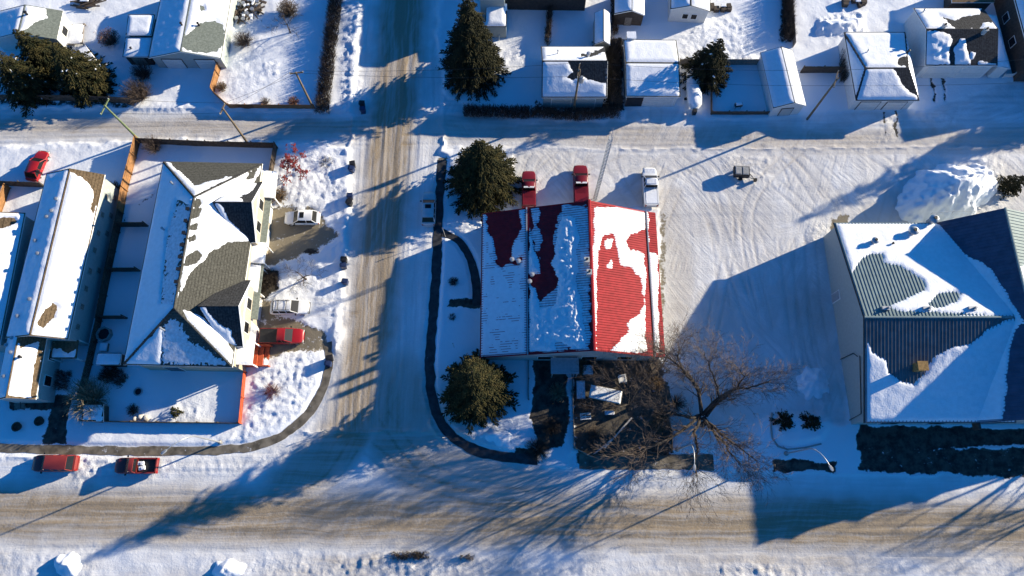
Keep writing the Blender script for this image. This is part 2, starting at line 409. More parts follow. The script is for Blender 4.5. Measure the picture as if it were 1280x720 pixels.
bp([(1103, 139), (1106, 139), (1110, 172), (1107, 172)], 1, 1.5, .8); bp([(1117, 139), (1120, 139), (1123, 172), (1120, 172)], 1, 1.5, .8)
bp([(1163, 98), (1167, 98), (1168, 128), (1165, 128)], 1, 1.5, .8); bp([(1178, 98), (1182, 98), (1184, 128), (1181, 128)], 1, 1.5, .8)
bp([(490, 690), (520, 688), (534, 692), (534, 700), (505, 701)], 1, 4, .62)
# heights
lump = np.zeros_like(gx)
def lp(poly, s, soft=8):
    global lump
    lump = np.maximum(lump, s*sst(sdpoly(WU, WV, poly), -soft, soft))
lp([(425, -40), (452, -40), (449, 60), (440, 140), (425, 140), (432, 60)], .9)
lp([(352, 190), (425, 190), (432, 240), (424, 290), (410, 262), (372, 258), (348, 235)], .75)
lp([(330, 330), (425, 300), (424, 400), (390, 372), (350, 365)], .5)
lp([(320, 450), (352, 444), (392, 436), (400, 470), (372, 520), (310, 552), (250, 556), (306, 540)], .85)
lp([(392, 372), (432, 350), (424, 440), (410, 440), (412, 415)], .6)
lp([(560, 250), (606, 262), (600, 292), (560, 290)], .7); lp([(556, 500), (600, 520), (650, 530), (655, 560), (610, 563), (575, 545)], .85)
lp([(-300, 672), (60, 690), (120, 684), (130, 800), (-300, 800)], .35, 14); lp([(250, 700), (380, 694), (560, 698), (610, 704), (600, 800), (250, 800)], .5, 14)
lp([(640, 704), (900, 702), (1600, 708), (1600, 800), (640, 800)], .22, 14)
lp([(400, 700), (470, 694), (555, 698), (560, 740), (400, 740)], .8, 8); lp([(890, 708), (960, 704), (1010, 712), (1000, 740), (890, 740)], .8, 8)
lp([(84, 560), (140, 565), (142, 600), (96, 606)], .75); lp([(190, 574), (310, 572), (400, 548), (400, 560), (300, 590), (190, 596)], .4)
lp([(996, 455), (1030, 458), (1040, 490), (1028, 530), (1010, 500)], .8); lp([(1008, 280), (1038, 274), (1036, 300), (1012, 310)], .7)
lp([(560, 0), (632, 60), (690, 60), (676, 110), (600, 100)], .35); lp([(846, 30), (935, 20), (940, 80), (848, 78)], .6)
lp([(1018, 22), (1080, 18), (1080, 44), (1030, 46)], 1.1, 5); lp([(330, 78), (346, 78), (347, 94), (328, 94)], .8, 4)
lp([(278, 30), (330, 26), (330, 120), (280, 125)], .3); lp([(210, 505), (256, 498), (256, 527), (214, 527)], .5)
lp([(1100, 140), (1190, 130), (1195, 155), (1100, 180)], .45); lp([(900, 195), (965, 195), (960, 235), (930, 235)], .5)
lp([(1110, 205), (1250, 200), (1260, 285), (1115, 280)], .6)
base = .16*(1-sst(road, .2, .9))*(1-.85*sst(GV, 676, 688)*(1-sst(GV, 720, 760)))
n1 = fbm(gx*.5, gy*.5, 4, 21)-.5; n2 = fbm(gx*1.7, gy*1.7, 3, 31); rid = 1-np.abs(2*fbm(gx*.9, gy*.9, 3, 41)-1); n3 = fbm(gx*2.3+n1*3, gy*2.3, 2, 71); n4 = vnoise(gx*2.1+9, gy*1.7, 77)
hz = base+n1*.16*(1-.7*road)+lump*(.16*rid**2+.10*n2+.16*n3**2+.16*n4**2-.1)
rut_v = fbm(gx*2.2, gy*.06, 3, 51)-.5; rut_h = fbm(gx*.06, gy*2.2, 3, 61)-.5
hz = hz+road*((.13-.08*sst(sd['parking_lot'], -10, 20))*(rut_v*vert+rut_h*(1-vert)))
# ploughed ridges at the street edges
for k, s in (('street', .2), ('main_street', .0), ('alley', .12)):
    hz = hz+s*np.exp(-((sd[k]+3)/6)**2)*(.2+1.1*n2)*(1-sst(np.maximum.reduce([sd[q] for q in ROADLIKE if q != k]), -6, 4))
# wheel tracks across the lot, the alleys and the driveways
trk = np.zeros_like(gx); rr_ = random.Random(5)
def track(pts, gap=1.5, w=.16, s=1.0):
    q = [P(*a).xy for a in pts]; fine = []
    for i in range(len(q)-1):
        p0, p1, p2, p3 = q[max(i-1, 0)], q[i], q[i+1], q[min(i+2, len(q)-1)]
        for k in range(8):
            t = k/8; fine.append(.5*((2*p1)+(p2-p0)*t+(2*p0-5*p1+4*p2-p3)*t*t+(3*p1-p0-3*p2+p3)*t*t*t))
    fine.append(q[-1])
    for sg in (-1, 1):
        ln = []
        for i, p in enumerate(fine):
            d = fine[min(i+1, len(fine)-1)]-fine[max(i-1, 0)]; d = d.normalized(); ln.append((p.x-d.y*sg*gap/2, p.y+d.x*sg*gap/2))
        a = np.array(ln); m = (gx > a[:, 0].min()-1) & (gx < a[:, 0].max()+1) & (gy > a[:, 1].min()-1) & (gy < a[:, 1].max()+1)
        d = sdseg(gx[m], gy[m], ln)
        trk[m] = np.maximum(trk[m], s*np.exp(-(d/w)**2)*(.35+.9*vnoise(gx[m]*.5, gy[m]*.5, 7)))
for i in range(30):
    x0 = rr_.uniform(640, 1200); y0 = rr_.uniform(160, 182); x1 = x0+rr_.uniform(-160, 160); y1 = rr_.uniform(235, 300); x2 = min(max(x1+rr_.uniform(-80, 80), 845), 1010)
    track([(x0-rr_.choice((-1, 1))*140, y0-3), (x0, y0), ((x0+x1)/2+rr_.uniform(-20, 20), y0+rr_.uniform(20, 45)), (x1, y1)]+([(x2, rr_.uniform(360, 430))] if 845 < x1 < 1010 else []), s=rr_.uniform(.4, 1))
for k in range(5): track([(-40, 150+k*6), (200, 149+k*5), (330, 156+k*4), (460, 152+k*6)], s=.8)
for k in range(6): track([(560, 150+k*6), (700, 160+k*4), (900, 166+k*4), (1290, 160+k*5)], s=.7)
for pts in ([(1000, 300), (1004, 400), (1026, 520)], [(1012, 296), (1022, 400), (1046, 500)], [(980, 300), (996, 420), (1010, 470)], [(440, 388), (390, 388)], [(445, 384), (385, 382)], [(400, 272), (450, 275)], [(905, 214), (940, 200), (968, 206), (980, 232)], [(900, 205), (936, 194), (975, 205)],
            [(720, 262), (722, 210), (740, 185), (800, 175)], [(660, 262), (664, 205), (690, 180)], [(812, 262), (812, 205), (830, 185), (900, 176)], [(560, 150), (600, 156), (680, 150), (760, 140)], [(820, 135), (815, 160), (780, 172)], [(1100, 140), (1110, 165), (1080, 178)], [(460, 560), (520, 600), (640, 632)], [(480, 520), (540, 590), (660, 622)], [(440, 560), (380, 620), (200, 640)]): track(pts, s=.9)
hz = hz-.05*trk
hz = hz+.28*sst(sdpoly(GU, GV, [(966, 514), (965, 530), (967, 546), (974, 556), (985, 559), (1005, 557), (1028, 552), (1040, 535), (1036, 514)]), -2, 9)
dirt = np.maximum(dirt, np.clip(dirt+.22*trk, 0, 1))
WALKS = []
def walk(pts, w):
    WALKS.append((pts, w))
WA = [(553, 200), (550, 235), (548, 262), (546, 330), (541, 400), (537, 450), (538, 488), (546, 522), (566, 549), (600, 566), (640, 573), (672, 574)]
WB = [(552, 291), (566, 294), (578, 305), (589, 324), (595, 350), (597, 382)]
WC = [(724, 577), (800, 577), (892, 578)]
WD = [(409, 428), (413, 450), (405, 485), (385, 520), (350, 548), (310, 560), (250, 564), (180, 564), (100, 563), (-20, 559)]
for pts, w in ((WA, 1.25), (WB, 1.1), (WC, 1.9), (WD, 1.1)): walk(pts, w)
for pts, w in WALKS:
    q = [tuple(P(*a).xy) for a in pts]
    d = sdseg(gx, gy, q)
    keep = sst(d, w/2, w/2+.5)
    hz = hz*keep+(1-keep)*-.03
FLAT = []      # footprints under which the snow is kept down
hz = np.where(bare > .5, hz*.35, hz)
ed = np.minimum.reduce([gx-X0, X1-gx, gy-Y0, Y1-gy]); hz = hz*sst(ed, 0, 4)
def gz(x, y):
    i = min(max(int(round((x-X0)/ST_)), 0), nx-1); j = min(max(int(round((y-Y0)/ST_)), 0), ny-1)
    return float(hz[j, i])
def Gd(u, v):
    p = P(u, v); p.z = gz(p.x, p.y)-.01; return p
def make_ground():
    cu = (GU[:-1, :-1]+GU[1:, 1:])/2; cv = (GV[:-1, :-1]+GV[1:, 1:])/2
    reg = np.zeros(cu.shape, int)
    names = ['snow_ground']+list(REG)
    for i, k in enumerate(REG): reg[(sdpoly(cu, cv, REG[k]) > 0) & (reg == 0)] = i+1
    reg[(sdpoly(cu, cv, DRV) > 0) & (reg == 0)] = len(names); names.append('driveway')
    idx = np.arange(nx*ny).reshape(ny, nx)
    quads = np.stack([idx[:-1, :-1], idx[:-1, 1:], idx[1:, 1:], idx[1:, :-1]], -1)
    co = np.stack([gx, gy, hz], -1).reshape(-1, 3)
    at = {'dirt': dirt.ravel(), 'bare': bare.ravel(), 'dark': dark.ravel(), 'vert': vert.ravel(), 'road': road.ravel(), 'lump': np.clip(lump, 0, 1).ravel(), 'lot': np.maximum(sst(sd['parking_lot'], -12, 20), .8*sst(sd['back_alley'], -6, 16)).ravel()}
    for i, nm in enumerate(names):
        q = quads[reg == i]
        used, inv = np.unique(q, return_inverse=True); inv = inv.reshape(-1, 4)
        vs = co[used]; extra = 0
        if i == 0:                                       # far snow field out to the horizon, same sheet
            B = 2600.
            ring = np.array([(X0, Y0, 0), (X1, Y0, 0), (X1, Y1, 0), (X0, Y1, 0), (-B, -B, 0), (B, -B, 0), (B, B, 0), (-B, B, 0)], float)
            o = len(vs); vs = np.vstack([vs, ring]); extra = 8
            inv = np.vstack([inv, np.array([(0, 4, 5, 1), (1, 5, 6, 2), (2, 6, 7, 3), (3, 7, 4, 0)])+o])
        me = bpy.data.meshes.new(nm)
        me.vertices.add(len(vs)); me.vertices.foreach_set('co', vs.ravel())
        me.loops.add(inv.size); me.loops.foreach_set('vertex_index', inv.ravel().astype(np.int32))
        me.polygons.add(len(inv)); me.polygons.foreach_set('loop_start', np.arange(0, inv.size, 4, dtype=np.int32))
        me.update(calc_edges=True); me.validate()
        for a, arr in at.items():
            la = me.attributes.new(a, 'FLOAT', 'POINT')
            la.data.foreach_set('value', np.concatenate([arr[used], np.zeros(extra)]).astype(np.float32))
        me.shade_smooth(); me.materials.append(M['ground'])
        o = bpy.data.objects.new({'main_street': 'street', 'back_alley': 'alley'}.get(nm, nm), me); C.objects.link(o)
        tag(o, {'snow_ground': 'snow covered yards and ground around all the buildings', 'street': 'sanded street running up the photo between the houses',
                'main_street': 'wide sanded street crossing the bottom of the photo', 'alley': 'rutted snowy alley behind the townhouse with the hip roof',
                'back_alley': 'packed snow alley behind the garages', 'parking_lot': 'packed snow lot beside the red roofed building',
                'driveway': 'bare brown driveway with a white car on it'}[nm], {'snow_ground': 'ground', 'main_street': 'street', 'back_alley': 'alley', 'parking_lot': 'parking lot'}.get(nm, nm), kind='structure')
def ribbon(name, pts, w, m, label, z=.015):
    q = [P(*a) for a in pts]
    # resample smoothly
    pl = []
    for a, b in zip(q[:-1], q[1:]):
        n = max(2, int((b-a).length/.5))
        for i in range(n): pl.append(a.lerp(b, i/n))
    pl.append(q[-1])
    for _ in range(6):
        pl = [pl[0]]+[(pl[i-1]+pl[i]*2+pl[i+1])/4 for i in range(1, len(pl)-1)]+[pl[-1]]
    mb = MB(); vs = []
    for i, p in enumerate(pl):
        t = (pl[min(i+1, len(pl)-1)]-pl[max(i-1, 0)]).normalized(); s = Vector((-t.y, t.x, 0))
        j1 = .24*(float(vnoise(np.array([i*.45]), np.array([w*7.]), 3)[0])-.62)+.1*(random.random()-.5); j2 = .24*(float(vnoise(np.array([i*.4+50]), np.array([w*7.]), 5)[0])-.62)+.1*(random.random()-.5)
        vs += [p+s*(w/2+j1)+Vector((0, 0, z)), p-s*(w/2+j2)+Vector((0, 0, z))]
    mb.add(vs, [(2*i, 2*i+1, 2*i+3, 2*i+2) for i in range(len(pl)-1)])
    return tag(mb.build(name, m), label, 'sidewalk', kind='structure')
# ------------------------------------------------------------------ building helpers
def ccw(p):
    ar = sum(p[i].x*p[(i+1) % len(p)].y-p[(i+1) % len(p)].x*p[i].y for i in range(len(p)))
    return p if ar > 0 else p[::-1]
def plane_of(pts):
    n = (pts[1]-pts[0]).cross(pts[2]-pts[0]).normalized()
    return pts[0], (n if n.z > 0 else -n)
def on_plane(u, v, pl):
    o, n = pl; c = Vector((0, 0, CH)); d = ray(u, v)
    return c+d*((o-c).dot(n)/d.dot(n))
def plane_z(x, y, pl):
    o, n = pl
    return o.z-(n.x*(x-o.x)+n.y*(y-o.y))/n.z
def snow(parent, slope, polys=None, bares=(), t=.2, name='roof_snow', m='snow', step=.2, ragged=2.2, inset=1.6, rough=.3, seed=0, freq=.8, nf=1.3):
    """a snow layer lying on one roof slope; polys / bares outline it as measured in the photograph"""
    pl = plane_of(slope); o, n = pl
    up = Vector((0, 0, 1)); ax = up.cross(n)
    ax = ax.normalized() if ax.length > 1e-4 else Vector((1, 0, 0)); ay = n.cross(ax)
    sx = [(p-o).dot(ax) for p in slope]; sy = [(p-o).dot(ay) for p in slope]
    gx_, gy_ = np.meshgrid(np.arange(min(sx), max(sx)+step, step), np.arange(min(sy), max(sy)+step, step))
    X = o.x+gx_*ax.x+gy_*ay.x; Y = o.y+gx_*ax.y+gy_*ay.y; Z = o.z+gx_*ax.z+gy_*ay.z
    U, V = proj(X, Y, Z)
    sd0 = sdpoly(gx_, gy_, list(zip(sx, sy)))*10-inset
    w1 = (fbm(gx_*freq+seed*7, gy_*freq, 4, seed+3)-.5)*2*ragged; w2 = (fbm(gx_*freq, gy_*freq+seed*5, 4, seed+13)-.5)*2*ragged
    w1 = w1+(fbm(gx_*3.3, gy_*3.3, 3, seed+41)-.5)*3.2; w2 = w2+(fbm(gx_*3.3, gy_*3.3, 3, seed+43)-.5)*3.2
    s_ = np.full(U.shape, 1e3)
    if polys: s_ = np.maximum.reduce([sdpoly(U+w1, V+w2, q) for q in polys])
    for b in bares: s_ = np.minimum(s_, -sdpoly(U+w1, V+w2, b))
    if freq > 1: s_ = s_-np.abs(fbm(gx_*freq*.8, gy_*freq*.5, 3, seed+31)-.36)*ragged*2.6
    s_ = np.minimum(s_, sd0)
    k = np.clip(s_*.028, -.06, t)
    prof = np.where(k > 0, t*(1-(1-np.clip(k/t, 0, 1))**2), k)
    h = prof+np.where(k > 0, (fbm(gx_*nf, gy_*nf, 4, seed+23)-.5)*rough*t*np.clip(k/t, 0, 1)*1.4, 0)
    X = X+n.x*h; Y = Y+n.y*h; Z = Z+n.z*h
    ny_, nx_ = X.shape
    use = (h[:-1, :-1] > -.055) | (h[1:, 1:] > -.055) | (h[1:, :-1] > -.055) | (h[:-1, 1:] > -.055)
    ok = np.maximum.reduce([s_[:-1, :-1], s_[1:, 1:], s_[1:, :-1], s_[:-1, 1:]]) > -1.2
    use &= ok
    inr = np.minimum.reduce([sd0[:-1, :-1], sd0[1:, 1:], sd0[1:, :-1], sd0[:-1, 1:]]) > -inset-.4
    use &= inr
    idx = np.arange(nx_*ny_).reshape(ny_, nx_)
    q = np.stack([idx[:-1, :-1], idx[:-1, 1:], idx[1:, 1:], idx[1:, :-1]], -1)[use]
    if len(q) == 0: return None
    used, inv = np.unique(q, return_inverse=True); inv = inv.reshape(-1, 4)
    mb = MB(); mb.v = [tuple(a) for a in np.stack([X, Y, Z], -1).reshape(-1, 3)[used]]
    mb.f = [tuple(int(i) for i in f) for f in inv]; mb.m = [0]*len(mb.f)
    return mb.build(name, M[m], parent, smooth=180)
def wall_poly(eaves, ov):
    """footprint inside the eaves, by overhang"""
    n = len(eaves); e = ccw([Vector((p.x, p.y, 0)) for p in eaves]); out = []
    for i in range(n):
        a, b, c = e[i-1], e[i], e[(i+1) % n]
        d1 = (b-a).normalized(); d2 = (c-b).normalized()
        n1 = Vector((-d1.y, d1.x, 0)); n2 = Vector((-d2.y, d2.x, 0))
        k = (n1+n2); k = k/max(.2, k.dot(n1))
        out.append(b+k*ov)
    return out
def opening(root, a, b, f, w, z0, z1, name, frame='white', pane='glass', pname='pane', bars=0, depth=.06):
    d = (b-a).normalized(); nrm = Vector((d.y, -d.x, 0)); c = a.lerp(b, f)
    rz = math.atan2(d.y, d.x)
    mb = MB(); mb.box(c+nrm*depth/2+Vector((0, 0, (z0+z1)/2)), (w+.16, depth, z1-z0+.16), rz)
    fr = mb.build(name, M[frame], root)
    mb = MB()
    if bars:
        h = (z1-z0)/bars
        for i in range(bars):
            mb.box(c+nrm*(depth+.012)+Vector((0, 0, z0+h*(i+.5))), (w-.04, .05, h-.04), rz)
    else:
        mb.box(c+nrm*(depth+.012)+Vector((0, 0, (z0+z1)/2)), (w-.04, .05, z1-z0-.04), rz)
    mb.build(pname, M[pane], fr)
    return fr
def flue(root, p, h=.6, r=.11, m='steel', name='vent_pipe', cap=True):
    mb = MB(); prof = [(r, -.3), (r, h)]
    if cap: prof += [(r*1.5, h+.02), (r*1.5, h+.12), (r*.3, h+.18)]
    mb.lathe(p, prof, 10)
    return mb.build(name, M[m], root, smooth=40)
def chimney(root, p, sx, sy, h, m='stucco'):
    mb = MB(); mb.box(Vector(p)+Vector((0, 0, h/2-.4)), (sx, sy, h+.8)); mb.box(Vector(p)+Vector((0, 0, h+.04)), (sx+.14, sy+.14, .1))
    ch = mb.build('chimney', M[m], root)
    mb = MB(); mb.lathe(Vector(p)+Vector((0, 0, h)), [(.12, 0), (.12, .3), (.15, .31), (.15, .36)], 8); mb.build('flue', M['black'], ch)
    return ch
def ribs(mb, slope, period=.45, hgt=.05, w=.07, mi=0):
    """standing seams running up a slope"""
    pl = plane_of(slope); o, n = pl; ax = Vector((0, 0, 1)).cross(n).normalized(); ay = n.cross(ax)
    poly = [((p-o).dot(ax), (p-o).dot(ay)) for p in slope]
    x = min(q[0] for q in poly)+period/2
    while x < max(q[0] for q in poly):
        ys = []
        for i in range(len(poly)):
            (x0, y0), (x1, y1) = poly[i], poly[(i+1) % len(poly)]
            if (x0 <= x) != (x1 <= x): ys.append(y0+(x-x0)*(y1-y0)/(x1-x0))
        ys.sort()
        for ya, yb in zip(ys[::2], ys[1::2]):
            ya += .03; yb -= .03
            if yb-ya < .2: continue
            vs = []
            for y in (ya, yb):
                for dx, dn in ((-w/2, -.01), (-w/3, hgt), (w/3, hgt), (w/2, -.01)):
                    vs.append(o+ax*(x+dx)+ay*y+n*dn)
            mb.add(vs, [(0, 1, 5, 4), (1, 2, 6, 5), (2, 3, 7, 6), (3, 2, 1, 0), (4, 5, 6, 7)], mi)
        x += period
class Bld:
    """a building: root empty, walls part, roof part; slopes kept for snow and fittings"""
    def __init__(s, name, label, cat, eaves, he, ridge=None, hr=None, kind='gable', wall='whitewall', roof='shingle', trim='white', ov=.35, group=None, rib=None, flat_px=True, th=.16, roofname='roof', base_z=-.1):
        s.e = [P(*q, he) if len(q) == 2 else P(*q) for q in eaves]           # A,B,C,D : AB eave, CD eave (gable)
        if ridge:
            s.E, s.F = [P(*q, hr) if len(q) == 2 else P(*q) for q in ridge]
            A, B, Cc, D = s.e
            d = ((B-A).normalized()+(Cc-D).normalized()); d.z = 0; d.normalize(); n_ = Vector((-d.y, d.x, 0))
            s0 = (A.dot(d)+D.dot(d))/2; s1 = (B.dot(d)+Cc.dot(d))/2; o1 = (A.dot(n_)+B.dot(n_))/2; o2 = (Cc.dot(n_)+D.dot(n_))/2
            om = (s.E.dot(n_)+s.F.dot(n_))/2; up = Vector((0, 0, 1))
            if kind == 'gable': om = .5*om+.25*(o1+o2); e0, e1 = s0, s1
            else: e0, e1 = s.E.dot(d), s.F.dot(d)
            s.e = [d*s0+n_*o1+up*he, d*s1+n_*o1+up*he, d*s1+n_*o2+up*he, d*s0+n_*o2+up*he]
            s.E = d*e0+n_*om+up*hr; s.F = d*e1+n_*om+up*hr
        A, B, Cc, D = s.e
        c = sum(s.e, Vector())/4
        s.root = thing(name, label, cat, (c.x, c.y, 0), 0, group)
        s.he, s.hr = he, hr
        if kind == 'gable': s.slopes = [[A, B, s.F, s.E], [s.E, s.F, Cc, D]]
        elif kind == 'hip': s.slopes = [[A, B, s.F, s.E], [s.E, s.F, Cc, D], [A, s.E, D], [B, Cc, s.F]]
        else: s.slopes = [[A, B, Cc, D]]
        mb = MB()
        for q in s.slopes: mb.slab(q, th, 0, 1)
        if rib:
            for q in s.slopes: ribs(mb, q, rib)
        s.roof = mb.build(roofname, [M[roof], M[trim]], s.root)
        # walls: each wall vertex goes up to just under the slope above it
        s.w = wall_poly(s.e, ov)
        pls = [plane_of(q) for q in s.slopes]
        def ztop(p): return min(plane_z(p.x, p.y, pl) for pl in pls)-th*.6
        mb = MB(); n = 4
        for i in range(n):
            a, b = s.w[i], s.w[(i+1) % n]
            top = [a+Vector((0, 0, ztop(a)))]
            if kind == 'gable':
                # does this wall cross the ridge line?
                d = (s.F-s.E).xy.normalized(); nn = Vector((-d.y, d.x)); sa = (a.xy-s.E.xy).dot(nn); sb = (b.xy-s.E.xy).dot(nn)
                if sa*sb < 0:
                    m_ = a.lerp(b, sa/(sa-sb)); top.append(m_+Vector((0, 0, ztop(m_))))
            top.append(b+Vector((0, 0, ztop(b))))
            vs = [a+Vector((0, 0, base_z)), b+Vector((0, 0, base_z))]+top[::-1]
            mb.add(vs, [tuple(range(len(vs)))])
        s.walls = mb.build('wall', M[wall], s.root)
    def side(s, d):
        """wall whose outward normal is nearest to direction d -> (a, b)"""
        best = None
        for i in range(4):
            a, b = s.w[i], s.w[(i+1) % 4]; t = (b-a).normalized(); k = t.y*d[0]-t.x*d[1]
            if best is None or k > best[0]: best = (k, a, b)
        return best[1], best[2]
    def at(s, u, v, k): return on_plane(u, v, plane_of(s.slopes[k]))
S_, N_, E_, W_ = (0, -1), (0, 1), (1, 0), (-1, 0)
def bld_fourplex():
    e = [(152, 458), (205, 201), (327, 205), (292, 457)]      # A-B west eave, C-D east eave
    b = Bld('townhouse', 'long townhouse with a half bare grey hip roof and two front gables by the street', 'townhouse', e, 5.5, [(219, 385), (241, 246)], 8.8, 'hip', 'tan', 'shingle', ov=.45)
    A, B, Cc, D = b.e; W, Ea, So, No = b.slopes
    snow(b.root, W, None, [[(222, 250), (241, 258), (228, 330), (222, 380), (202, 380), (205, 330), (212, 285)]], .16, seed=1)
    snow(b.root, W, [[(218, 250), (243, 256), (228, 330), (222, 388), (196, 388), (203, 330), (208, 285)]], [], .03, 'frost_patch', 'thin_snow', ragged=6, rough=1.5, seed=2, freq=4.5, step=.09)
    snow(b.root, Ea, [[(240, 243), (275, 226), (327, 203), (326, 216), (314, 230), (312, 300), (285, 302), (262, 316), (236, 343), (226, 366), (222, 380), (230, 330)],
                      [(229, 388), (245, 392), (268, 408), (294, 440), (293, 457), (270, 452), (245, 420)], [(292, 380), (311, 345), (311, 352), (297, 384)]],
         [[(243, 249), (250, 246), (252, 254), (244, 262), (240, 258)], [(240, 262), (252, 258), (249, 271), (240, 274)], [(238, 281), (248, 277), (247, 287), (238, 289)],
          [(236, 297), (246, 292), (245, 301), (236, 303)], [(235, 318), (246, 313), (253, 318), (246, 330), (230, 334)], [(303, 226), (312, 216), (324, 208), (318, 222)]], .17, seed=3)
    snow(b.root, No, [[(203, 201), (212, 203), (243, 232), (275, 224), (241, 250)], [(270, 226), (320, 212), (300, 220), (262, 234)]], [], .12, seed=4)
    snow(b.root, So, [[(152, 458), (200, 408), (205, 412), (203, 430), (200, 458)]], [], .12, seed=5)
    snow(b.root, So, [[(200, 410), (212, 398), (226, 400), (240, 425), (268, 440), (290, 458), (200, 458)]], [], .03, 'frost_patch', 'thin_snow', ragged=5, rough=1.5, seed=6, freq=5.0, step=.08)
    # hip ridges caps
    mb = MB()
    for p, q in ((b.E, b.F), (b.E, A), (b.E, D), (b.F, B), (b.F, Cc)):
        mb.tube([p+Vector((0, 0, .03)), p.lerp(q, .98)+Vector((0, 0, .03))], .09, 5)
    mb.build('ridge_cap', M['shingle_x'], b.root)
    # two front gables
    for (pk, back, nn, ss) in (((311, 257), (266, 257), (326, 227), (312, 303)), ((294, 380), (262, 381), (311, 350), (296, 433))):
        p = P(*pk, 8.3); bk = P(*back, 8.3); n_ = P(*nn, 5.5); s_ = P(*ss, 5.5)
        x = max(n_.x, s_.x, p.x)+.25; p.x = x; n_.x = x; s_.x = x; p.y = (n_.y+s_.y)/2; bk.y = p.y
        bk.x = -36.6; zi = Vector((0, 0, 0))
        nb = Vector((-34.2, n_.y, 5.5)); sb = Vector((-34.2, s_.y, 5.5))
        mb = MB(); mb.slab([n_, p, bk, nb], .15, 0, 1); mb.slab([p, s_, sb, bk], .15, 0, 1)
        g = mb.build('gable_roof', [M['shingle_x'], M['white']], b.root)
        mb = MB(); x2 = x-.4
        mb.add([Vector((x2, s_.y+.4, 0)), Vector((x2, n_.y-.4, 0)), Vector((x2, n_.y-.4, 5.55)), Vector((x2, p.y, 8.1)), Vector((x2, s_.y+.4, 5.55)),
                Vector((-34.5, s_.y+.4, 0)), Vector((-34.5, n_.y-.4, 0)), Vector((-34.5, n_.y-.4, 5.55)), Vector((-34.5, p.y, 8.1)), Vector((-34.5, s_.y+.4, 5.55))],
               [(0, 1, 2, 3, 4), (1, 0, 5, 6), (1, 6, 7, 2), (0, 4, 9, 5)])
        mb.build('gable_wall', M['cream'], b.root)
        a_, b_ = Vector((x2, s_.y+.4, 0)), Vector((x2, n_.y-.4, 0))
        for f in (.3, .7): opening(b.root, a_, b_, f, 1.3, 3.6, 4.9, 'window')
        for f in (.25, .75): opening(b.root, a_, b_, f, 2.6, .1, 2.3, 'garage_door', 'white', 'whitewall', 'door_panel', 4)
        # bands of trim across the front
        for z in (2.75, 5.5): mb = MB(); mb.box(Vector((x2+.06, p.y, z)), (.1, abs(n_.y-s_.y)-.7, .28)); mb.build('trim_board', M['white'], b.root)
        # rake boards
        mb = MB(); mb.tube([n_+Vector((.05, 0, -.1)), p+Vector((.05, 0, -.1)), s_+Vector((.05, 0, -.1))], .12, 4); mb.build('fascia', M['white'], b.root)
        if pk[1] < 300:
            snow(b.root, [n_, p, bk, nb], [[(262, 254), (330, 200), (326, 222), (311, 243), (298, 246), (308, 256), (270, 262)]], [], .14, seed=7)
            snow(b.root, [p, s_, sb, bk], [[(262, 250), (280, 258), (284, 272), (298, 286), (309, 300), (308, 306), (270, 320), (250, 290)]], [], .14, seed=8)
        else:
            snow(b.root, [p, s_, sb, bk], [[(246, 384), (254, 382), (262, 394), (272, 404), (288, 414), (298, 436), (280, 440)]], [], .14, seed=9)
    # porch roofs along the front
    for name, q, z, zs in (('porch_roof', [(326, 214), (346, 214), (343, 247), (334, 247)], 3.3, 1), ('porch_roof', [(313, 304), (333, 303), (326, 328), (311, 329)], 3.3, 1),
                           ('porch_roof', [(310, 330), (325, 331), (322, 365), (307, 364)], 3.1, 1), ('porch_roof', [(300, 425), (318, 425), (314, 456), (294, 456)], 3.3, 1)):
        pts = ccw([P(*k, z) for k in q]); x0 = min(k.x for k in pts)-.8; x1 = max(k.x for k in pts); y0 = min(k.y for k in pts); y1 = max(k.y for k in pts)
        sl = [Vector((x0, y0, z+.5)), Vector((x1, y0, z-.1)), Vector((x1, y1, z-.1)), Vector((x0, y1, z+.5))]
        mb = MB(); mb.slab(sl, .2); pr = mb.build(name, M['white'], b.root)
        for k in (sl[1], sl[2]): mb = MB(); mb.box(Vector((k.x-.2, k.y+(.2 if k is sl[1] else -.2), (z-.3)/2)), (.14, .14, z-.3)); mb.build('porch_post', M['white'], pr)
        snow(b.root, sl, None, [], .2, 'porch_snow', seed=12, inset=.8)
    # low entry canopy between the bays
    mb = MB(); y0, y1 = 22.6, 39.5
    mb.slab([Vector((-32.6, y0, 3.25)), Vector((-31.5, y0, 2.9)), Vector((-31.5, y1, 2.9)), Vector((-32.6, y1, 3.25))], .16); mb.build('canopy', M['shingle_g'], b.root)
    a_, b_ = b.side(S_)
    for f in (.2, .45, .8): opening(b.root, a_, b_, f, 1.4, 3.3, 4.5, 'window')
    opening(b.root, a_, b_, .3, 1.8, .2, 2.2, 'patio_door')
    a_, b_ = b.side(W_)
    for f in (.1, .22, .35, .5, .63, .77, .9): opening(b.root, a_, b_, f, 1.3, 3.4, 4.5, 'window')
    a_, b_ = b.side(N_)
    for f in (.3, .7): opening(b.root, a_, b_, f, 1.3, 3.4, 4.5, 'window')
    for i, v in enumerate((262, 277, 292, 307, 322, 337, 353)):
        u = 241-(v-246)*.155; mb = MB(); q = on_plane(u-3, v, plane_of(W))
        mb.box(q+Vector((0, 0, .1)), (.3, .3, .4)); mb.box(q+Vector((0, 0, .33)), (.42, .42, .06)); mb.build('roof_vent', M['black'], b.root)
    for (u, v, k) in ((217, 231, W), (206, 288, W), (204, 412, W)): flue(b.root, on_plane(u, v, plane_of(k)), .7)
    # red stained front steps at the south end
    st = P(324, 446, 0); mb = MB()
    for i in range(4): mb.box(Vector((st.x-.9+i*.62, st.y, 1.1-.25*i-.2)), (.66, 2.6, .16))
    for s in (-1, 1):
        mb.box(Vector((st.x-.6, st.y+s*1.3, .8)), (1.7, .12, 1.6)); mb.box(Vector((st.x+.9, st.y+s*1.3, .5)), (1.4, .12, 1.0))
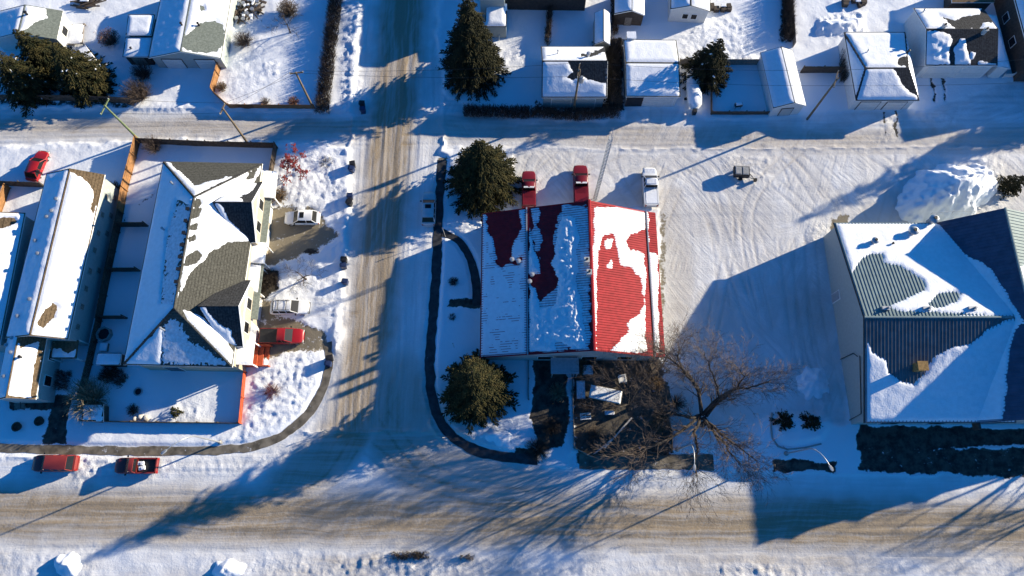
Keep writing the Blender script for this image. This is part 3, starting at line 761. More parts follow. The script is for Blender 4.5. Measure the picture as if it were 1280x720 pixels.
    mb.build('front_steps', M['redpaint'], b.root)
    return b
def bld_row():
    b = Bld('row_house', 'long two storey row house with a white snowy ridge and blue shaded west slope', 'row house', [(6, 415), (60, 217), (129, 218), (86, 432)], 4.6, [(44, 408), (85, 216)], 6.2, 'gable', 'greywall', 'shingle_b', ov=.25)
    W, Ea = b.slopes
    snow(b.root, W, None, [], .2, seed=21, rough=.8)
    snow(b.root, Ea, None, [[(86, 214), (132, 214), (126, 240), (117, 268), (113, 262), (117, 240), (108, 226)], [(46, 404), (56, 388), (66, 377), (72, 383), (68, 398), (54, 411)]], .22, seed=22)
    flats = [(46, 302), (49, 318), (60, 272), (66, 265), (72, 250), (39, 375), (24, 396)]
    for u, v in flats: flue(b.root, on_plane(u, v, plane_of(W)), .35, .16, 'steel')
    a_, c_ = b.side(E_)
    for f in (.08, .2, .31, .42, .55, .66, .78, .9):
        opening(b.root, a_, c_, f, .7, 2.7, 3.4, 'window', 'greywall', 'deck')
        if random.random() < .6: opening(b.root, a_, c_, f+.03, .7, .9, 1.7, 'window', 'greywall', 'deck')
    a_, c_ = b.side(N_); opening(b.root, a_, c_, .5, 1.2, 2.6, 3.7, 'window')
    # lower wing to the south
    c = Bld('row_house', 'lower south end of the row house with brown shingle edges round the snow', 'row house', [(-6, 500), (10, 415), (60, 417), (44, 500)], 3.8, [(5, 497), (25, 415)], 5.4, 'gable', 'greywall', 'shingle_b', ov=.2)
    snow(c.root, c.slopes[0], None, [], .18, seed=24)
    snow(c.root, c.slopes[1], None, [[(24, 412), (62, 414), (52, 445), (50, 470), (44, 502), (38, 496), (43, 455), (50, 428), (38, 430), (24, 436)], [(2, 494), (20, 495), (36, 498), (36, 505), (0, 505)]], .18, seed=25)
    flue(c.root, on_plane(28, 447, plane_of(c.slopes[1])), .5, .13, 'black')
    for u, v in ((17, 423), (10, 432), (15, 441), (7, 471)): flue(c.root, on_plane(u, v, plane_of(c.slopes[0])), .3, .15)
    a_, d_ = c.side(E_)
    for f in (.3, .7): opening(c.root, a_, d_, f, 1.2, 1.4, 2.6, 'window')
    mb = MB(); q = [P(63, 448, 2.6), P(95, 448, 2.6), P(98, 425, 2.6), P(66, 425, 2.6)]; mb.slab(q, .15); pr = mb.build('porch_roof', M['shingle_b'], c.root)
    snow(c.root, q, None, [[(68, 424), (98, 424), (96, 436), (84, 443), (76, 434), (66, 436)]], .12, 'porch_snow', seed=26)
    for k in q: mb = MB(); mb.box(Vector((k.x, k.y, 1.25)), (.14, .14, 2.5)); mb.build('porch_post', M['white'], c.root)
    # far left neighbour
    d = Bld('row_house', 'white roofed row house cut by the left edge of the photo', 'row house', [(-150, 440), (-110, 268), (33, 268), (-2, 430)], 4.4, [(-75, 436), (-38, 268)], 5.6, 'gable', 'greywall', 'shingle_b', ov=.25)
    snow(d.root, d.slopes[1], None, [[(-10, 273), (18, 272), (22, 278), (8, 285), (-10, 286)]], .2, seed=27)
    snow(d.root, d.slopes[0], None, [], .2, seed=28)
    a_, d_ = d.side(E_)
    for f in (.3, .7): opening(d.root, a_, d_, f, 1.2, 1.4, 2.6, 'window')
def bld_red():
    # x profile measured from the photograph; the long axis runs up the photo
    y0, y1 = 17.7, 36.7
    prof = [(-3.9, 3.2), (1.85, 5.0), (9.55, 7.2), (17.2, 3.9), (18.5, 3.5)]
    root = thing('workshop', 'red metal roofed workshop with patchy snow beside the open lot', 'workshop', (7.3, 27.2, 0))
    sl = []
    names = []
    for (xa, za), (xb, zb) in zip(prof[:-1], prof[1:]):
        sl.append([Vector((xa, y0, za)), Vector((xb, y0, zb)), Vector((xb, y1, zb)), Vector((xa, y1, za))])
    for i, q in enumerate(sl):
        mb = MB(); mb.slab(q, .16, 0, 1); ribs(mb, q, .31, .05, .09)
        mb.build('roof', [M['metal_red'], M['metal_red']], root)
    # ridge cap and step flashing
    mb = MB()
    mb.tube([(9.55, y0-.05, 7.26), (9.55, y1+.05, 7.26)], .2, 6); mb.build('ridge_cap', M['metal_red'], root)
    mb = MB(); mb.box((1.85, (y0+y1)/2, 5.08), (.16, y1-y0, .2)); mb.build('flashing', M['steel'], root); mb = MB(); mb.box((17.2, (y0+y1)/2, 4.0), (.14, y1-y0, .14)); mb.build('flashing', M['steel'], root)
    mb = MB(); zt = lambda x: np.interp(x, [p[0] for p in prof], [p[1] for p in prof])-.12
    xs = [-3.5, 1.85, 9.55, 17.2, 18.2]
    for y, fl in ((y0+.35, 0), (y1-.35, 1)):
        vs = [Vector((-3.5, y, -.1)), Vector((18.2, y, -.1))]+[Vector((x, y, float(zt(x)))) for x in reversed(xs)]
        mb.add(vs, [tuple(range(len(vs)))] if not fl else [tuple(reversed(range(len(vs))))])
    for x, fl in ((-3.5, 0), (18.2, 1)):
        z = float(zt(x)); mb.add([(x, y0+.35, -.1), (x, y0+.35, z), (x, y1-.35, z), (x, y1-.35, -.1)], [(0, 1, 2, 3)] if fl == 0 else [(3, 2, 1, 0)])
    mb.build('wall', M['stucco'], root)
    snow(root, sl[0], None, [[(608, 264), (648, 262), (652, 285), (642, 300), (638, 330), (650, 332), (654, 318), (630, 334), (620, 328), (618, 300), (610, 288)]], .055, seed=31, ragged=3.5, rough=.5)
    snow(root, sl[1], [[(662, 284), (668, 310), (676, 340), (660, 344)], [(660, 352), (668, 360), (676, 388), (690, 380), (696, 440), (659, 440)],
                       [(702, 272), (712, 269), (721, 271), (724, 300), (721, 340), (723, 356), (729, 376), (731, 402), (735, 425), (729, 437), (700, 430), (680, 436), (682, 402), (692, 380), (698, 352), (690, 332), (693, 300)]], [], .26, seed=32, ragged=4.0, rough=1.15, step=.13, m='chunky', nf=2.4)
    snow(root, sl[1], [[(703, 256), (740, 256), (739, 440), (659, 440), (659, 395), (700, 350), (690, 300)], [(662, 257), (675, 257), (679, 300), (676, 338), (664, 300)]], [], .045, 'thin_roof_snow', 'thin_snow', ragged=4, rough=.6, seed=33, freq=1.6, step=.15)
    snow(root, sl[2], [[(743, 258), (808, 260), (806, 290), (788, 292), (783, 304), (786, 312), (806, 314), (808, 440), (760, 440), (776, 425), (785, 412), (780, 400), (795, 395), (806, 380), (800, 345), (790, 335), (774, 332), (770, 306), (768, 292), (752, 296), (746, 340), (746, 440), (741, 440), (740, 340)],
                       [(756, 301), (766, 297), (766, 308), (757, 314)], [(757, 334), (766, 324), (765, 336), (758, 337)]], [[(783, 300), (808, 284), (808, 318), (784, 310)], [(747, 344), (790, 336), (806, 372), (800, 392), (783, 404), (784, 418), (750, 438), (747, 430)]], .07, seed=34, ragged=2.6, step=.12)
    snow(root, sl[3], [[(811, 315), (822, 318), (824, 441), (810, 441)], [(808, 262), (811, 262), (811, 320), (808, 320)]], [], .1, seed=35, inset=.6)
    for (u, v, k, h) in ((640, 326, 0, .5), (648, 329, 0, .8), (665, 345, 1, .6), (662, 353, 1, .4)):
        flue(root, on_plane(u, v, plane_of(sl[k])), h, .2, 'steel')
    for (u, v) in ((732, 330), (735, 345)): chimney(root, on_plane(u, v, plane_of(sl[1])), .5, .5, 1.5)
    a_, b_ = Vector((-3.5, y0+.35, 0)), Vector((18.2, y0+.35, 0))
    for f in (.35, .6, .8): opening(root, a_, b_, f, 1.8, 1.2, 2.4, 'window')
    opening(root, a_, b_, .47, 2.6, .05, 2.5, 'door', 'stucco', 'darkwall', 'door_panel')
    mb = MB(); mb.box((6.4, y0-.9, 2.85), (3.4, 2.0, .16))
    for s in (-1, 1): mb.box((6.4+s*1.5, y0-1.8, 1.4), (.12, .12, 2.8))
    mb.build('porch', M['steel'], root)
    a_, b_ = Vector((18.2, y0+.35, 0)), Vector((18.2, y1-.35, 0))
    for f in (.2, .5, .8): opening(root, a_, b_, f, 3.0, .05, 2.9, 'overhead_door', 'steel', 'greywall', 'door_panel', 4)
    a_, b_ = Vector((18.2, y1-.35, 0)), Vector((-3.5, y1-.35, 0))
    for f in (.3, .7): opening(root, a_, b_, f, 1.6, 1.4, 2.4, 'window')
def bld_green():
    he, hm, hw = 4.2, 7.9, 8.7
    x0, xw, xr, xe = 41.0, 53.7, 59.7, 73.0
    y0, ym, y1 = 9.8, 21.5, 35.0
    root = thing('hall', 'big hall with grey green ribbed metal roof and a taller cross wing', 'hall', (53, 22, 0))
    So = [Vector((x0, y0, he)), Vector((58.6, y0, he)), Vector((58.6, ym, hm)), Vector((x0, ym, hm))]
    No = [Vector((x0, ym, hm)), Vector((58.6, ym, hm)), Vector((58.6, y1, he)), Vector((x0, y1, he))]
    zc = 4.0; ze = 3.5
    Ww = [Vector((xw, y0, zc)), Vector((xr, y0, hw)), Vector((xr, y1, hw)), Vector((xw, y1, zc))]
    We = [Vector((xr, y0, hw)), Vector((xe, y0, ze)), Vector((xe, y1, ze)), Vector((xr, y1, hw))]
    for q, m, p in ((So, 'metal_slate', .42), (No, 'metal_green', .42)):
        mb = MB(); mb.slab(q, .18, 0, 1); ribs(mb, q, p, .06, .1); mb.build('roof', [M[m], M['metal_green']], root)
    mb = MB(); mb.slab(Ww, .18, 0, 1); ribs(mb, Ww, .42, .06, .1); mb.build('wing_roof', [M['metal_shaded'], M['metal_green']], root)
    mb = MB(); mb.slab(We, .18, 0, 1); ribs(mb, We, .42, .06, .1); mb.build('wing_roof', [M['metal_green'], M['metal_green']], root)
    mb = MB(); mb.tube([(x0-.03, ym, hm+.05), (58.2, ym, hm+.05)], .14, 6); mb.tube([(xr, y0-.03, hw+.05), (xr, y1+.03, hw+.05)], .14, 6); mb.build('ridge_cap', M['metal_green'], root)
    # walls
    mb = MB(); k = .12; xa = x0+.35; ya, yb = y0+.3, y1-.3
    sl = (hm-he)/(ym-y0); sn = (hm-he)/(y1-ym); sw = (hw-zc)/(xr-xw)
    mb.add([(xa, yb, -.1), (xa, ya, -.1), (xa, ya, he+sl*.3-k), (xa, ym, hm-k), (xa, yb, he+sn*.3-k)], [(0, 1, 2, 3, 4)])
    for y, z, f in ((ya, he+sl*.3-k, 0), (yb, he+sn*.3-k, 1)):
        vs = [(xa, y, -.1), (xe-.3, y, -.1), (xe-.3, y, ze), (xr, y, hw-k), (xw+.3, y, zc+.2*sw-k), (xa, y, z)]
        mb.add(vs, [tuple(range(6)) if f == 0 else tuple(reversed(range(6)))])
    mb.add([(xe-.3, ya, -.1), (xe-.3, yb, -.1), (xe-.3, yb, ze), (xe-.3, ya, ze)], [(0, 1, 2, 3)])
    mb.build('wall', M['greywall'], root)
    mb = MB(); mb.tube([(x0-.02, ym, hm-.1), (x0-.02, y0, he-.1)], .1, 4); mb.tube([(x0-.02, ym, hm-.1), (x0-.02, y1, he-.1)], .1, 4)
    mb.build('fascia', M['darkwall'], root)
    snow(root, So, [[(1078, 440), (1084, 428), (1088, 440), (1100, 448), (1108, 452), (1112, 466), (1130, 478), (1142, 480), (1158, 466), (1166, 446), (1180, 440), (1196, 434), (1214, 430), (1240, 408), (1262, 398), (1400, 396), (1400, 560), (1060, 560)],
                    [(1083, 428), (1087, 432), (1090, 446), (1084, 446)]], [], .14, seed=41, ragged=3.0, rough=.5)
    snow(root, No, None, [[(1062, 345), (1078, 322), (1088, 318), (1104, 318), (1106, 328), (1124, 332), (1140, 340), (1155, 352), (1158, 362), (1110, 384), (1120, 388), (1190, 391), (1230, 393), (1100, 400), (1074, 398), (1060, 350)],
                             [(1160, 380), (1172, 366), (1192, 364), (1202, 368), (1196, 378), (1170, 386)]], .13, seed=42, ragged=2.4)
    snow(root, Ww, [[(1100, 540), (1108, 470), (1262, 400), (1276, 402), (1262, 430), (1258, 480), (1250, 540)], [(1190, 316), (1204, 316), (1240, 336), (1280, 404), (1240, 404), (1190, 330)]], [], .13, seed=43, ragged=3)
    snow(root, We, [[(1262, 340), (1280, 330), (1300, 400), (1300, 540), (1270, 540)]], [], .1, seed=44)
    pl = plane_of(No); pls = plane_of(So)
    for (u, v, h, r) in ((1091, 303, .9, .32), (1139, 291, 1.0, .42), (1163, 277, 1.2, .42)):
        p = on_plane(u, v, pl); mb = MB()
        mb.lathe(p, [(r, -.3), (r, h*.6), (r*1.35, h*.62), (r*1.4, h*.8), (r*.9, h), (r*.3, h+.05)], 14); f = mb.build('roof_fan', M['steel'], root, smooth=40)
        mb = MB(); mb.lathe(p+Vector((0, 0, h+.04)), [(r*.55, 0), (r*.55, .1)], 12); mb.build('fan_cap', M['black'], f)
    for u in (1106, 1157, 1214): 
        p = on_plane(u, 386, pl); mb = MB(); mb.box(p+Vector((0, 0, .12)), (.9, .45, .5)); mb.box(p+Vector((.2, 0, .5)), (.2, .2, .5)); mb.build('roof_vent', M['steel'], root)
    p = on_plane(1146, 460, pls); mb = MB(); mb.box(p+Vector((0, 0, .45)), (1.0, .9, 1.6)); mb.box(p+Vector((0, 0, 1.3)), (1.2, 1.1, .1)); mb.build('chimney', M['rust'], root)
    flue(root, on_plane(1115, 305, pl), .3, .1, 'black')
    # wall ladder / duct on the west wall, side doors
    mb = MB(); mb.tube([(xa-.1, 18.2, 0), (xa-.12, 18.2, 3.6), (xa-.12, 17.6, 4.4)], .05, 6); mb.tube([(xa-.12, 17.6, 5.0), (xa-.12, 11.0, 3.2), (xa-.12, 10.6, 0)], .06, 6); mb.build('downpipe', M['black'], root)
    opening(root, Vector((xa, yb, 0)), Vector((xa, ya, 0)), .35, 1.1, .05, 2.1, 'door', 'white', 'steel', 'door_panel')
    a_, b_ = Vector((xa, ya, 0)), Vector((xe-.3, ya, 0))
    for f in (.12, .3, .5): opening(root, a_, b_, f, 2.0, 1.0, 2.3, 'window')
    opening(root, a_, b_, .72, 2.4, .05, 2.4, 'door', 'white', 'glass', 'door_panel')
    # entry canopy with its sign board at the south corner
    q = [P(1226, 526, 3.2), P(1300, 526, 3.2), P(1300, 514, 3.2), P(1226, 514, 3.2)]
    mb = MB(); mb.slab(q, .25); mb.build('entry_canopy', M['steel'], root)
    p = P(1218, 530, 3.4); mb = MB(); mb.box(p+Vector((0, .2, .3)), (.25, 1.8, 1.2)); mb.build('canopy_end', M['darkwall'], root)
    for x in (62.6, 66.0, 69.4):
        z = hw-(x-xr)*(hw-ze)/(xe-xr); mb = MB(); mb.box((x, 10.9, z+.4), (1.4, 1.2, 1.3)); mb.box((x, 10.9, z+1.1), (1.6, 1.4, .12)); mb.build('roof_unit', M['steel'], root)
    # rail on the roof edge by the wing
    mb = MB(); pts = [on_plane(u, v, pl) for u, v in ((1163, 268), (1190, 266), (1222, 266))]
    mb.tube([p+Vector((0, 0, .5)) for p in pts], .03, 5)
    for p in pts: mb.tube([p, p+Vector((0, 0, .5))], .03, 5)
    mb.build('roof_rail', M['steel'], root)
def small_buildings():
    # ---- garages and houses behind the alley, left to right
    b = Bld('house', 'small house with green grey roof behind the large spruces', 'house', [(-12, 48), (-4, 12), (79, 16), (70, 51)], 2.9, [(26, 42), (31, 6)], 4.3, 'gable', 'whitewall', 'shingle_g', ov=.2)
    snow(b.root, b.slopes[0], None, [], .15, seed=51)
    snow(b.root, b.slopes[1], [[(30, 5), (58, 10), (56, 18), (61, 22), (45, 28), (28, 40), (24, 44)]], [], .15, seed=52)
    flue(b.root, b.at(35, 19, 1), .6, .16, 'black'); a_, c_ = b.side(E_); opening(b.root, a_, c_, .5, 1.3, 1.0, 2.1, 'window')
    b = Bld('shed', 'shed with half lit snowy roof beside the two door garage', 'shed', [(157, 44), (160, 18), (194, 18), (189, 44)], 2.7, None, None, 'flat', 'darkwall', 'shingle', ov=.25)
    snow(b.root, b.slopes[0], None, [], .2, seed=53, inset=.8); a_, c_ = b.side(S_); opening(b.root, a_, c_, .5, 1.0, .1, 2.0, 'door', 'darkwall', 'tan', 'door_panel')
    b = Bld('shed', 'lower shaded shed with a few dark marks on its snowy roof', 'shed', [(153, 71), (157, 46), (190, 46), (186, 71)], 2.3, None, None, 'flat', 'darkwall', 'shingle', ov=.2)
    snow(b.root, b.slopes[0], None, [], .2, seed=54, inset=.8); a_, c_ = b.side(S_); opening(b.root, a_, c_, .5, 1.8, .1, 1.9, 'door', 'darkwall', 'deck', 'door_panel')
    flue(b.root, b.at(165, 62, 0), .4, .1, 'black')
    b = Bld('garage', 'garage with a round bare grey patch on its lit roof and two shaded doors', 'garage', [(187, 71), (203, -22), (294, -22), (275, 75)], 2.8, [(227, 61), (242, -22)], 4.3, 'gable', 'greywall', 'shingle_g', ov=.3)
    snow(b.root, b.slopes[0], None, [], .18, seed=55)
    snow(b.root, b.slopes[1], None, [[(230, 50), (238, 38), (252, 28), (268, 26), (280, 32), (281, 52), (272, 64), (258, 66), (240, 64), (229, 60)], [(247, 6), (254, 6), (256, 12), (250, 13)]], .18, seed=56)
    flue(b.root, b.at(249, 32, 1), .5, .12, 'black'); flue(b.root, b.at(228, 32, 0), .5, .12, 'black')
    a_, c_ = b.side(S_)
    for f in (.27, .75): opening(b.root, a_, c_, f, 2.8, .08, 2.2, 'garage_door', 'darkwall', 'whitewall', 'door_panel', 4)
    b = Bld('garage', 'wide garage with a dark melted patch on its roof beneath the transformer pole', 'garage', [(677, 58), (757, 58), (757, 122), (676, 122)], 2.9, [(677, 75), (757, 75)], 5.2, 'gable', 'greywall', 'shingle_x', ov=.3)
    snow(b.root, b.slopes[0], None, [[(724, 68), (745, 63), (756, 60), (758, 64), (740, 70), (726, 71)]], .15, seed=57)
    snow(b.root, b.slopes[1], None, [[(711, 76), (757, 76), (758, 104), (740, 100), (728, 96), (716, 101), (707, 97), (716, 90), (712, 82)]], .15, seed=58)
    flue(b.root, b.at(697, 68, 0), .8, .08); flue(b.root, b.at(735, 71, 0), .7, .2)
    a_, c_ = b.side(S_)
    for f in (.3, .7): opening(b.root, a_, c_, f, 2.7, .08, 2.1, 'garage_door', 'white', 'greywall', 'door_panel', 4)
    b = Bld('garage', 'square garage with an unbroken snow roof and a small box at its back edge', 'garage', [(781, 49), (848, 50), (848, 121), (780, 121)], 2.8, [(781, 76), (848, 76)], 3.5, 'gable', 'whitewall', 'shingle', ov=.25)
    snow(b.root, b.slopes[0], None, [], .16, seed=59); snow(b.root, b.slopes[1], None, [], .16, seed=60)
    p = b.at(789, 50, 0); mb = MB(); mb.box(p+Vector((0, .5, -.2)), (1.2, 1.0, 1.1)); ch = mb.build('chimney', M['whitewall'], b.root); mb = MB(); mb.box(p+Vector((0, .5, .43)), (1.3, 1.1, .16)); mb.build('snow_cap', M['snow'], ch)
    a_, c_ = b.side(S_); opening(b.root, a_, c_, .64, 4.2, .08, 2.2, 'garage_door', 'white', 'whitewall', 'door_panel', 4); opening(b.root, a_, c_, .17, 2.2, .05, 2.3, 'carport_opening', 'darkwall', 'black', 'painted_shade')  # black sheet stands in for the shade inside the open bay
    b = Bld('shed', 'tall narrow shed with a white lit roof edge between two garages', 'shed', [(743, 56), (743, 16), (763, 16), (763, 56)], 2.5, [(756, 55), (756, 15)], 3.4, 'gable', 'tan', 'shingle', ov=.12)
    snow(b.root, b.slopes[0], None, [], .16, seed=61, inset=.7); snow(b.root, b.slopes[1], None, [], .16, seed=62, inset=.7)
    a_, c_ = b.side(S_); opening(b.root, a_, c_, .5, .9, .08, 1.9, 'door', 'tan', 'deck', 'door_panel')
    b = Bld('shed', 'dark walled shed with bright right roof edge at the top of the photo', 'shed', [(768, 20), (768, -18), (806, -18), (806, 17)], 2.6, [(792, 15), (792, -18)], 3.5, 'gable', 'darkwall', 'shingle', ov=.15)
    snow(b.root, b.slopes[0], None, [], .18, seed=63, inset=.8); snow(b.root, b.slopes[1], None, [], .18, seed=64, inset=.8)
    a_, c_ = b.side(S_); opening(b.root, a_, c_, .5, 1.0, .08, 1.9, 'door', 'darkwall', 'deck', 'door_panel')
    b = Bld('house', 'house with a pair of small windows below its snowy eave by the dark spruce', 'house', [(838, 17), (838, -28), (888, -28), (888, 10)], 3.0, [(862, 9), (862, -28)], 4.0, 'gable', 'whitewall', 'shingle', ov=.25)
    snow(b.root, b.slopes[0], None, [], .18, seed=65); snow(b.root, b.slopes[1], None, [], .18, seed=66)
    a_, c_ = b.side(S_)
    for f in (.42, .66): opening(b.root, a_, c_, f, .8, 1.1, 2.0, 'window', 'white', 'glass')
    b = Bld('shed', 'gabled shed with a dazzling white right slope beside the alley fence', 'shed', [(970, 137), (948, 70), (993, 58), (1004, 131)], 2.5, [(994, 129), (983, 60)], 3.5, 'gable', 'whitewall', 'shingle', ov=.2)
    snow(b.root, b.slopes[0], None, [], .16, seed=67, inset=.8); snow(b.root, b.slopes[1], None, [], .16, seed=68, inset=.8)
    a_, c_ = b.side(S_); opening(b.root, a_, c_, .5, 1.6, .08, 1.9, 'door', 'darkwall', 'stucco', 'door_panel')
    b = Bld('garage', 'hip roofed garage with two pale doors and a dark bare corner on its roof', 'garage', [(1057, 40), (1130, 40), (1151, 126), (1067, 126)], 2.8, [(1082, 85), (1136, 85)], 4.3, 'hip', 'whitewall', 'shingle_x', ov=.3)
    N2, S2, W2, E2 = b.slopes
    snow(b.root, N2, None, [[(1122, 72), (1132, 70), (1138, 84), (1122, 82)]], .16, seed=69); snow(b.root, W2, None, [], .14, seed=70)
    snow(b.root, S2, None, [[(1116, 85), (1140, 84), (1150, 122), (1138, 116), (1126, 104), (1120, 92)]], .14, seed=71); snow(b.root, E2, None, [], .16, seed=72, inset=.8)
    flue(b.root, b.at(1083, 66, 0), .6, .08); flue(b.root, b.at(1134, 66, 3), .5, .12, 'black')
    a_, c_ = b.side(S_)
    for f in (.27, .72): opening(b.root, a_, c_, f, 2.7, .08, 2.1, 'garage_door', 'darkwall', 'whitewall', 'door_panel', 4)
    b = Bld('garage', 'large garage with a mostly bare dark roof and white lean to on its right', 'garage', [(1143, 10), (1229, 10), (1247, 82), (1155, 82)], 3.3, [(1157, 37), (1248, 37)], 5.0, 'gable', 'whitewall', 'shingle_x', ov=.25)
    snow(b.root, b.slopes[0], None, [[(1172, 20), (1180, 22), (1192, 24), (1210, 20), (1224, 18), (1228, 9), (1242, 25), (1240, 30), (1230, 27), (1224, 36), (1194, 36), (1184, 26)]], .18, seed=73)
    snow(b.root, b.slopes[1], [[(1156, 38), (1186, 41), (1191, 50), (1186, 66), (1188, 80), (1155, 82)], [(1200, 48), (1206, 48), (1210, 62), (1214, 80), (1194, 80), (1192, 64)], [(1214, 64), (1220, 66), (1218, 74), (1214, 74)], [(1225, 76), (1246, 79), (1246, 83), (1220, 83)]], [], .22, seed=74, rough=1.2)
    chimney(b.root, b.at(1178, 35, 0), .4, .4, .6); chimney(b.root, b.at(1228, 42, 1), .4, .4, .9); flue(b.root, b.at(1153, 16, 0), .6, .1)
    a_, c_ = b.side(S_)
    for f in (.28, .78): opening(b.root, a_, c_, f, 3.6, .08, 2.4, 'garage_door', 'white', 'whitewall', 'door_panel', 4)
    q = [P(1247, 83, 3.0), P(1263, 86, 2.3), P(1246, 20, 2.3), P(1233, 17, 3.0)]
    mb = MB(); mb.slab(q, .14); mb.build('lean_to_roof', M['white'], b.root); snow(b.root, q, None, [], .2, 'lean_to_snow', seed=75, inset=.5)
    mb = MB(); mb.slab([Vector((k.x+(-.3 if i in (1, 2) else .2), k.y, k.z-.1)) for i, k in enumerate(q)], 2.4); mb.build('lean_to_wall', M['whitewall'], b.root)
    b = Bld('house', 'dark sided house cut off by the top right corner of the photo', 'house', [(1290, 82), (1262, -25), (1360, -25), (1395, 82)], 4.2, [(1342, 82), (1310, -25)], 6.2, 'gable', 'darkwall', 'shingle_x', ov=.3)
    snow(b.root, b.slopes[0], None, [], .18, seed=76); snow(b.root, b.slopes[1], None, [], .18, seed=77)
    a_, c_ = b.side(W_)
    for f in (.3, .6): opening(b.root, a_, c_, f, 1.2, 1.1, 2.2, 'window')
    b = Bld('shed', 'brown roof edge of a shed touching the top edge of the photo', 'shed', [(1190, 3), (1190, -26), (1242, -26), (1243, 3)], 2.6, None, None, 'flat', 'darkwall', 'shingle_b', ov=.2)
    b = Bld('house', 'house with a snow covered deck behind the tall street spruce', 'house', [(597, -1), (600, -90), (636, -90), (633, -1)], 5.0, None, None, 'flat', 'greywall', 'shingle', ov=.3)
    snow(b.root, b.slopes[0], None, [], .2, seed=78, inset=.8); a_, c_ = b.side(S_); opening(b.root, a_, c_, .5, 1.0, .6, 2.5, 'door', 'white', 'stucco', 'door_panel')
    q = [P(608, 4, 2.9), P(634, 4, 2.9), P(633, 33, 2.7), P(606, 33, 2.7)]; mb = MB(); mb.slab(q, .16); pr = mb.build('porch_roof', M['shingle'], b.root); snow(b.root, q, None, [], .2, 'porch_snow', seed=83, inset=.6)
    mb = MB(); mb.slab([Vector((k.x*.98+b.root.location.x*.02, k.y, k.z-.17)) for k in q], 2.8); mb.build('porch_wall', M['greywall'], b.root)
    mb = MB(); p = P(622, 46, 0)
    for i in range(5): mb.box(p+Vector((-1.2+0*i, 1.6-.5*i, 1.1-.22*i)), (2.8, .5, .12))
    for s in (-1, 1): mb.box(p+Vector((-1.2+s*1.45, .6, .9)), (.1, 2.8, .1)); mb.box(p+Vector((-1.2+s*1.45, -.7, .5)), (.1, .1, 1.0)); mb.box(p+Vector((-1.2+s*1.45, 1.9, .9)), (.1, .1, 1.8))
    mb.build('deck_steps', M['whitewall'], b.root)
    b = Bld('house', 'brown fronted building running along the top edge of the photo', 'house', [(630, -2), (630, -60), (735, -60), (735, -2)], 3.0, [(630, -30), (735, -30)], 4.6, 'gable', 'darkwall', 'shingle_b', ov=.3)
    snow(b.root, b.slopes[0], None, [], .18, seed=79); snow(b.root, b.slopes[1], None, [], .18, seed=80)
    # flat snowy deck by the first house
    d = [P(83, 31, .7), P(105, 29, .7), P(103, 54, .7), P(81, 56, .7)]
    r = thing('deck', 'low snow covered deck beside the small green roofed house', 'deck', ((d[0].x+d[2].x)/2, (d[0].y+d[2].y)/2, 0))
    mb = MB(); mb.slab(d, .15); mb.build('platform', M['deck'], r); snow(r, d, None, [], .2, 'deck_snow', seed=81, inset=.5)
    for k in d: mb = MB(); mb.box(Vector((k.x, k.y, .3)), (.12, .12, .7)); mb.build('post', M['deck'], r)
def fence(name, label, pts, h, m, group=None, post=2.4, cat='fence', rail=True, z0=0, th=.05):
    q = [P(*a) for a in pts]; r = thing(name, label, cat, tuple(q[0]), 0, group)
    mb = MB(); rm = MB()
    for a, b in zip(q[:-1], q[1:]):
        L = (b-a).length; d = (b-a)/L; rz = math.atan2(d.y, d.x); n = max(1, int(L/.16))
        for i in range(n):
            c = a+d*((i+.5)*L/n)
            hh = h+random.uniform(-.03, .03)
            mb.box(Vector((c.x, c.y, z0+hh/2)), (L/n*.93, th*.5, hh), rz+random.uniform(-.02, .02))
        nr = Vector((-d.y, d.x, 0))
        for z in (.3, h-.25): rm.box((a+b)/2+nr*.05+Vector((0, 0, z0+z)), (L, .05, .09), rz)
        k = max(1, int(L/post))
        for i in range(k+1): c = a+d*(i*L/k); pm = MB(); pm.box(Vector((c.x, c.y, z0+(h+.08)/2))+nr*.1, (.1, .1, h+.08), rz); pm.build('post', M[m], r)
    mb.build('boards', M[m], r); rm.build('rails', M[m], r)
    return r
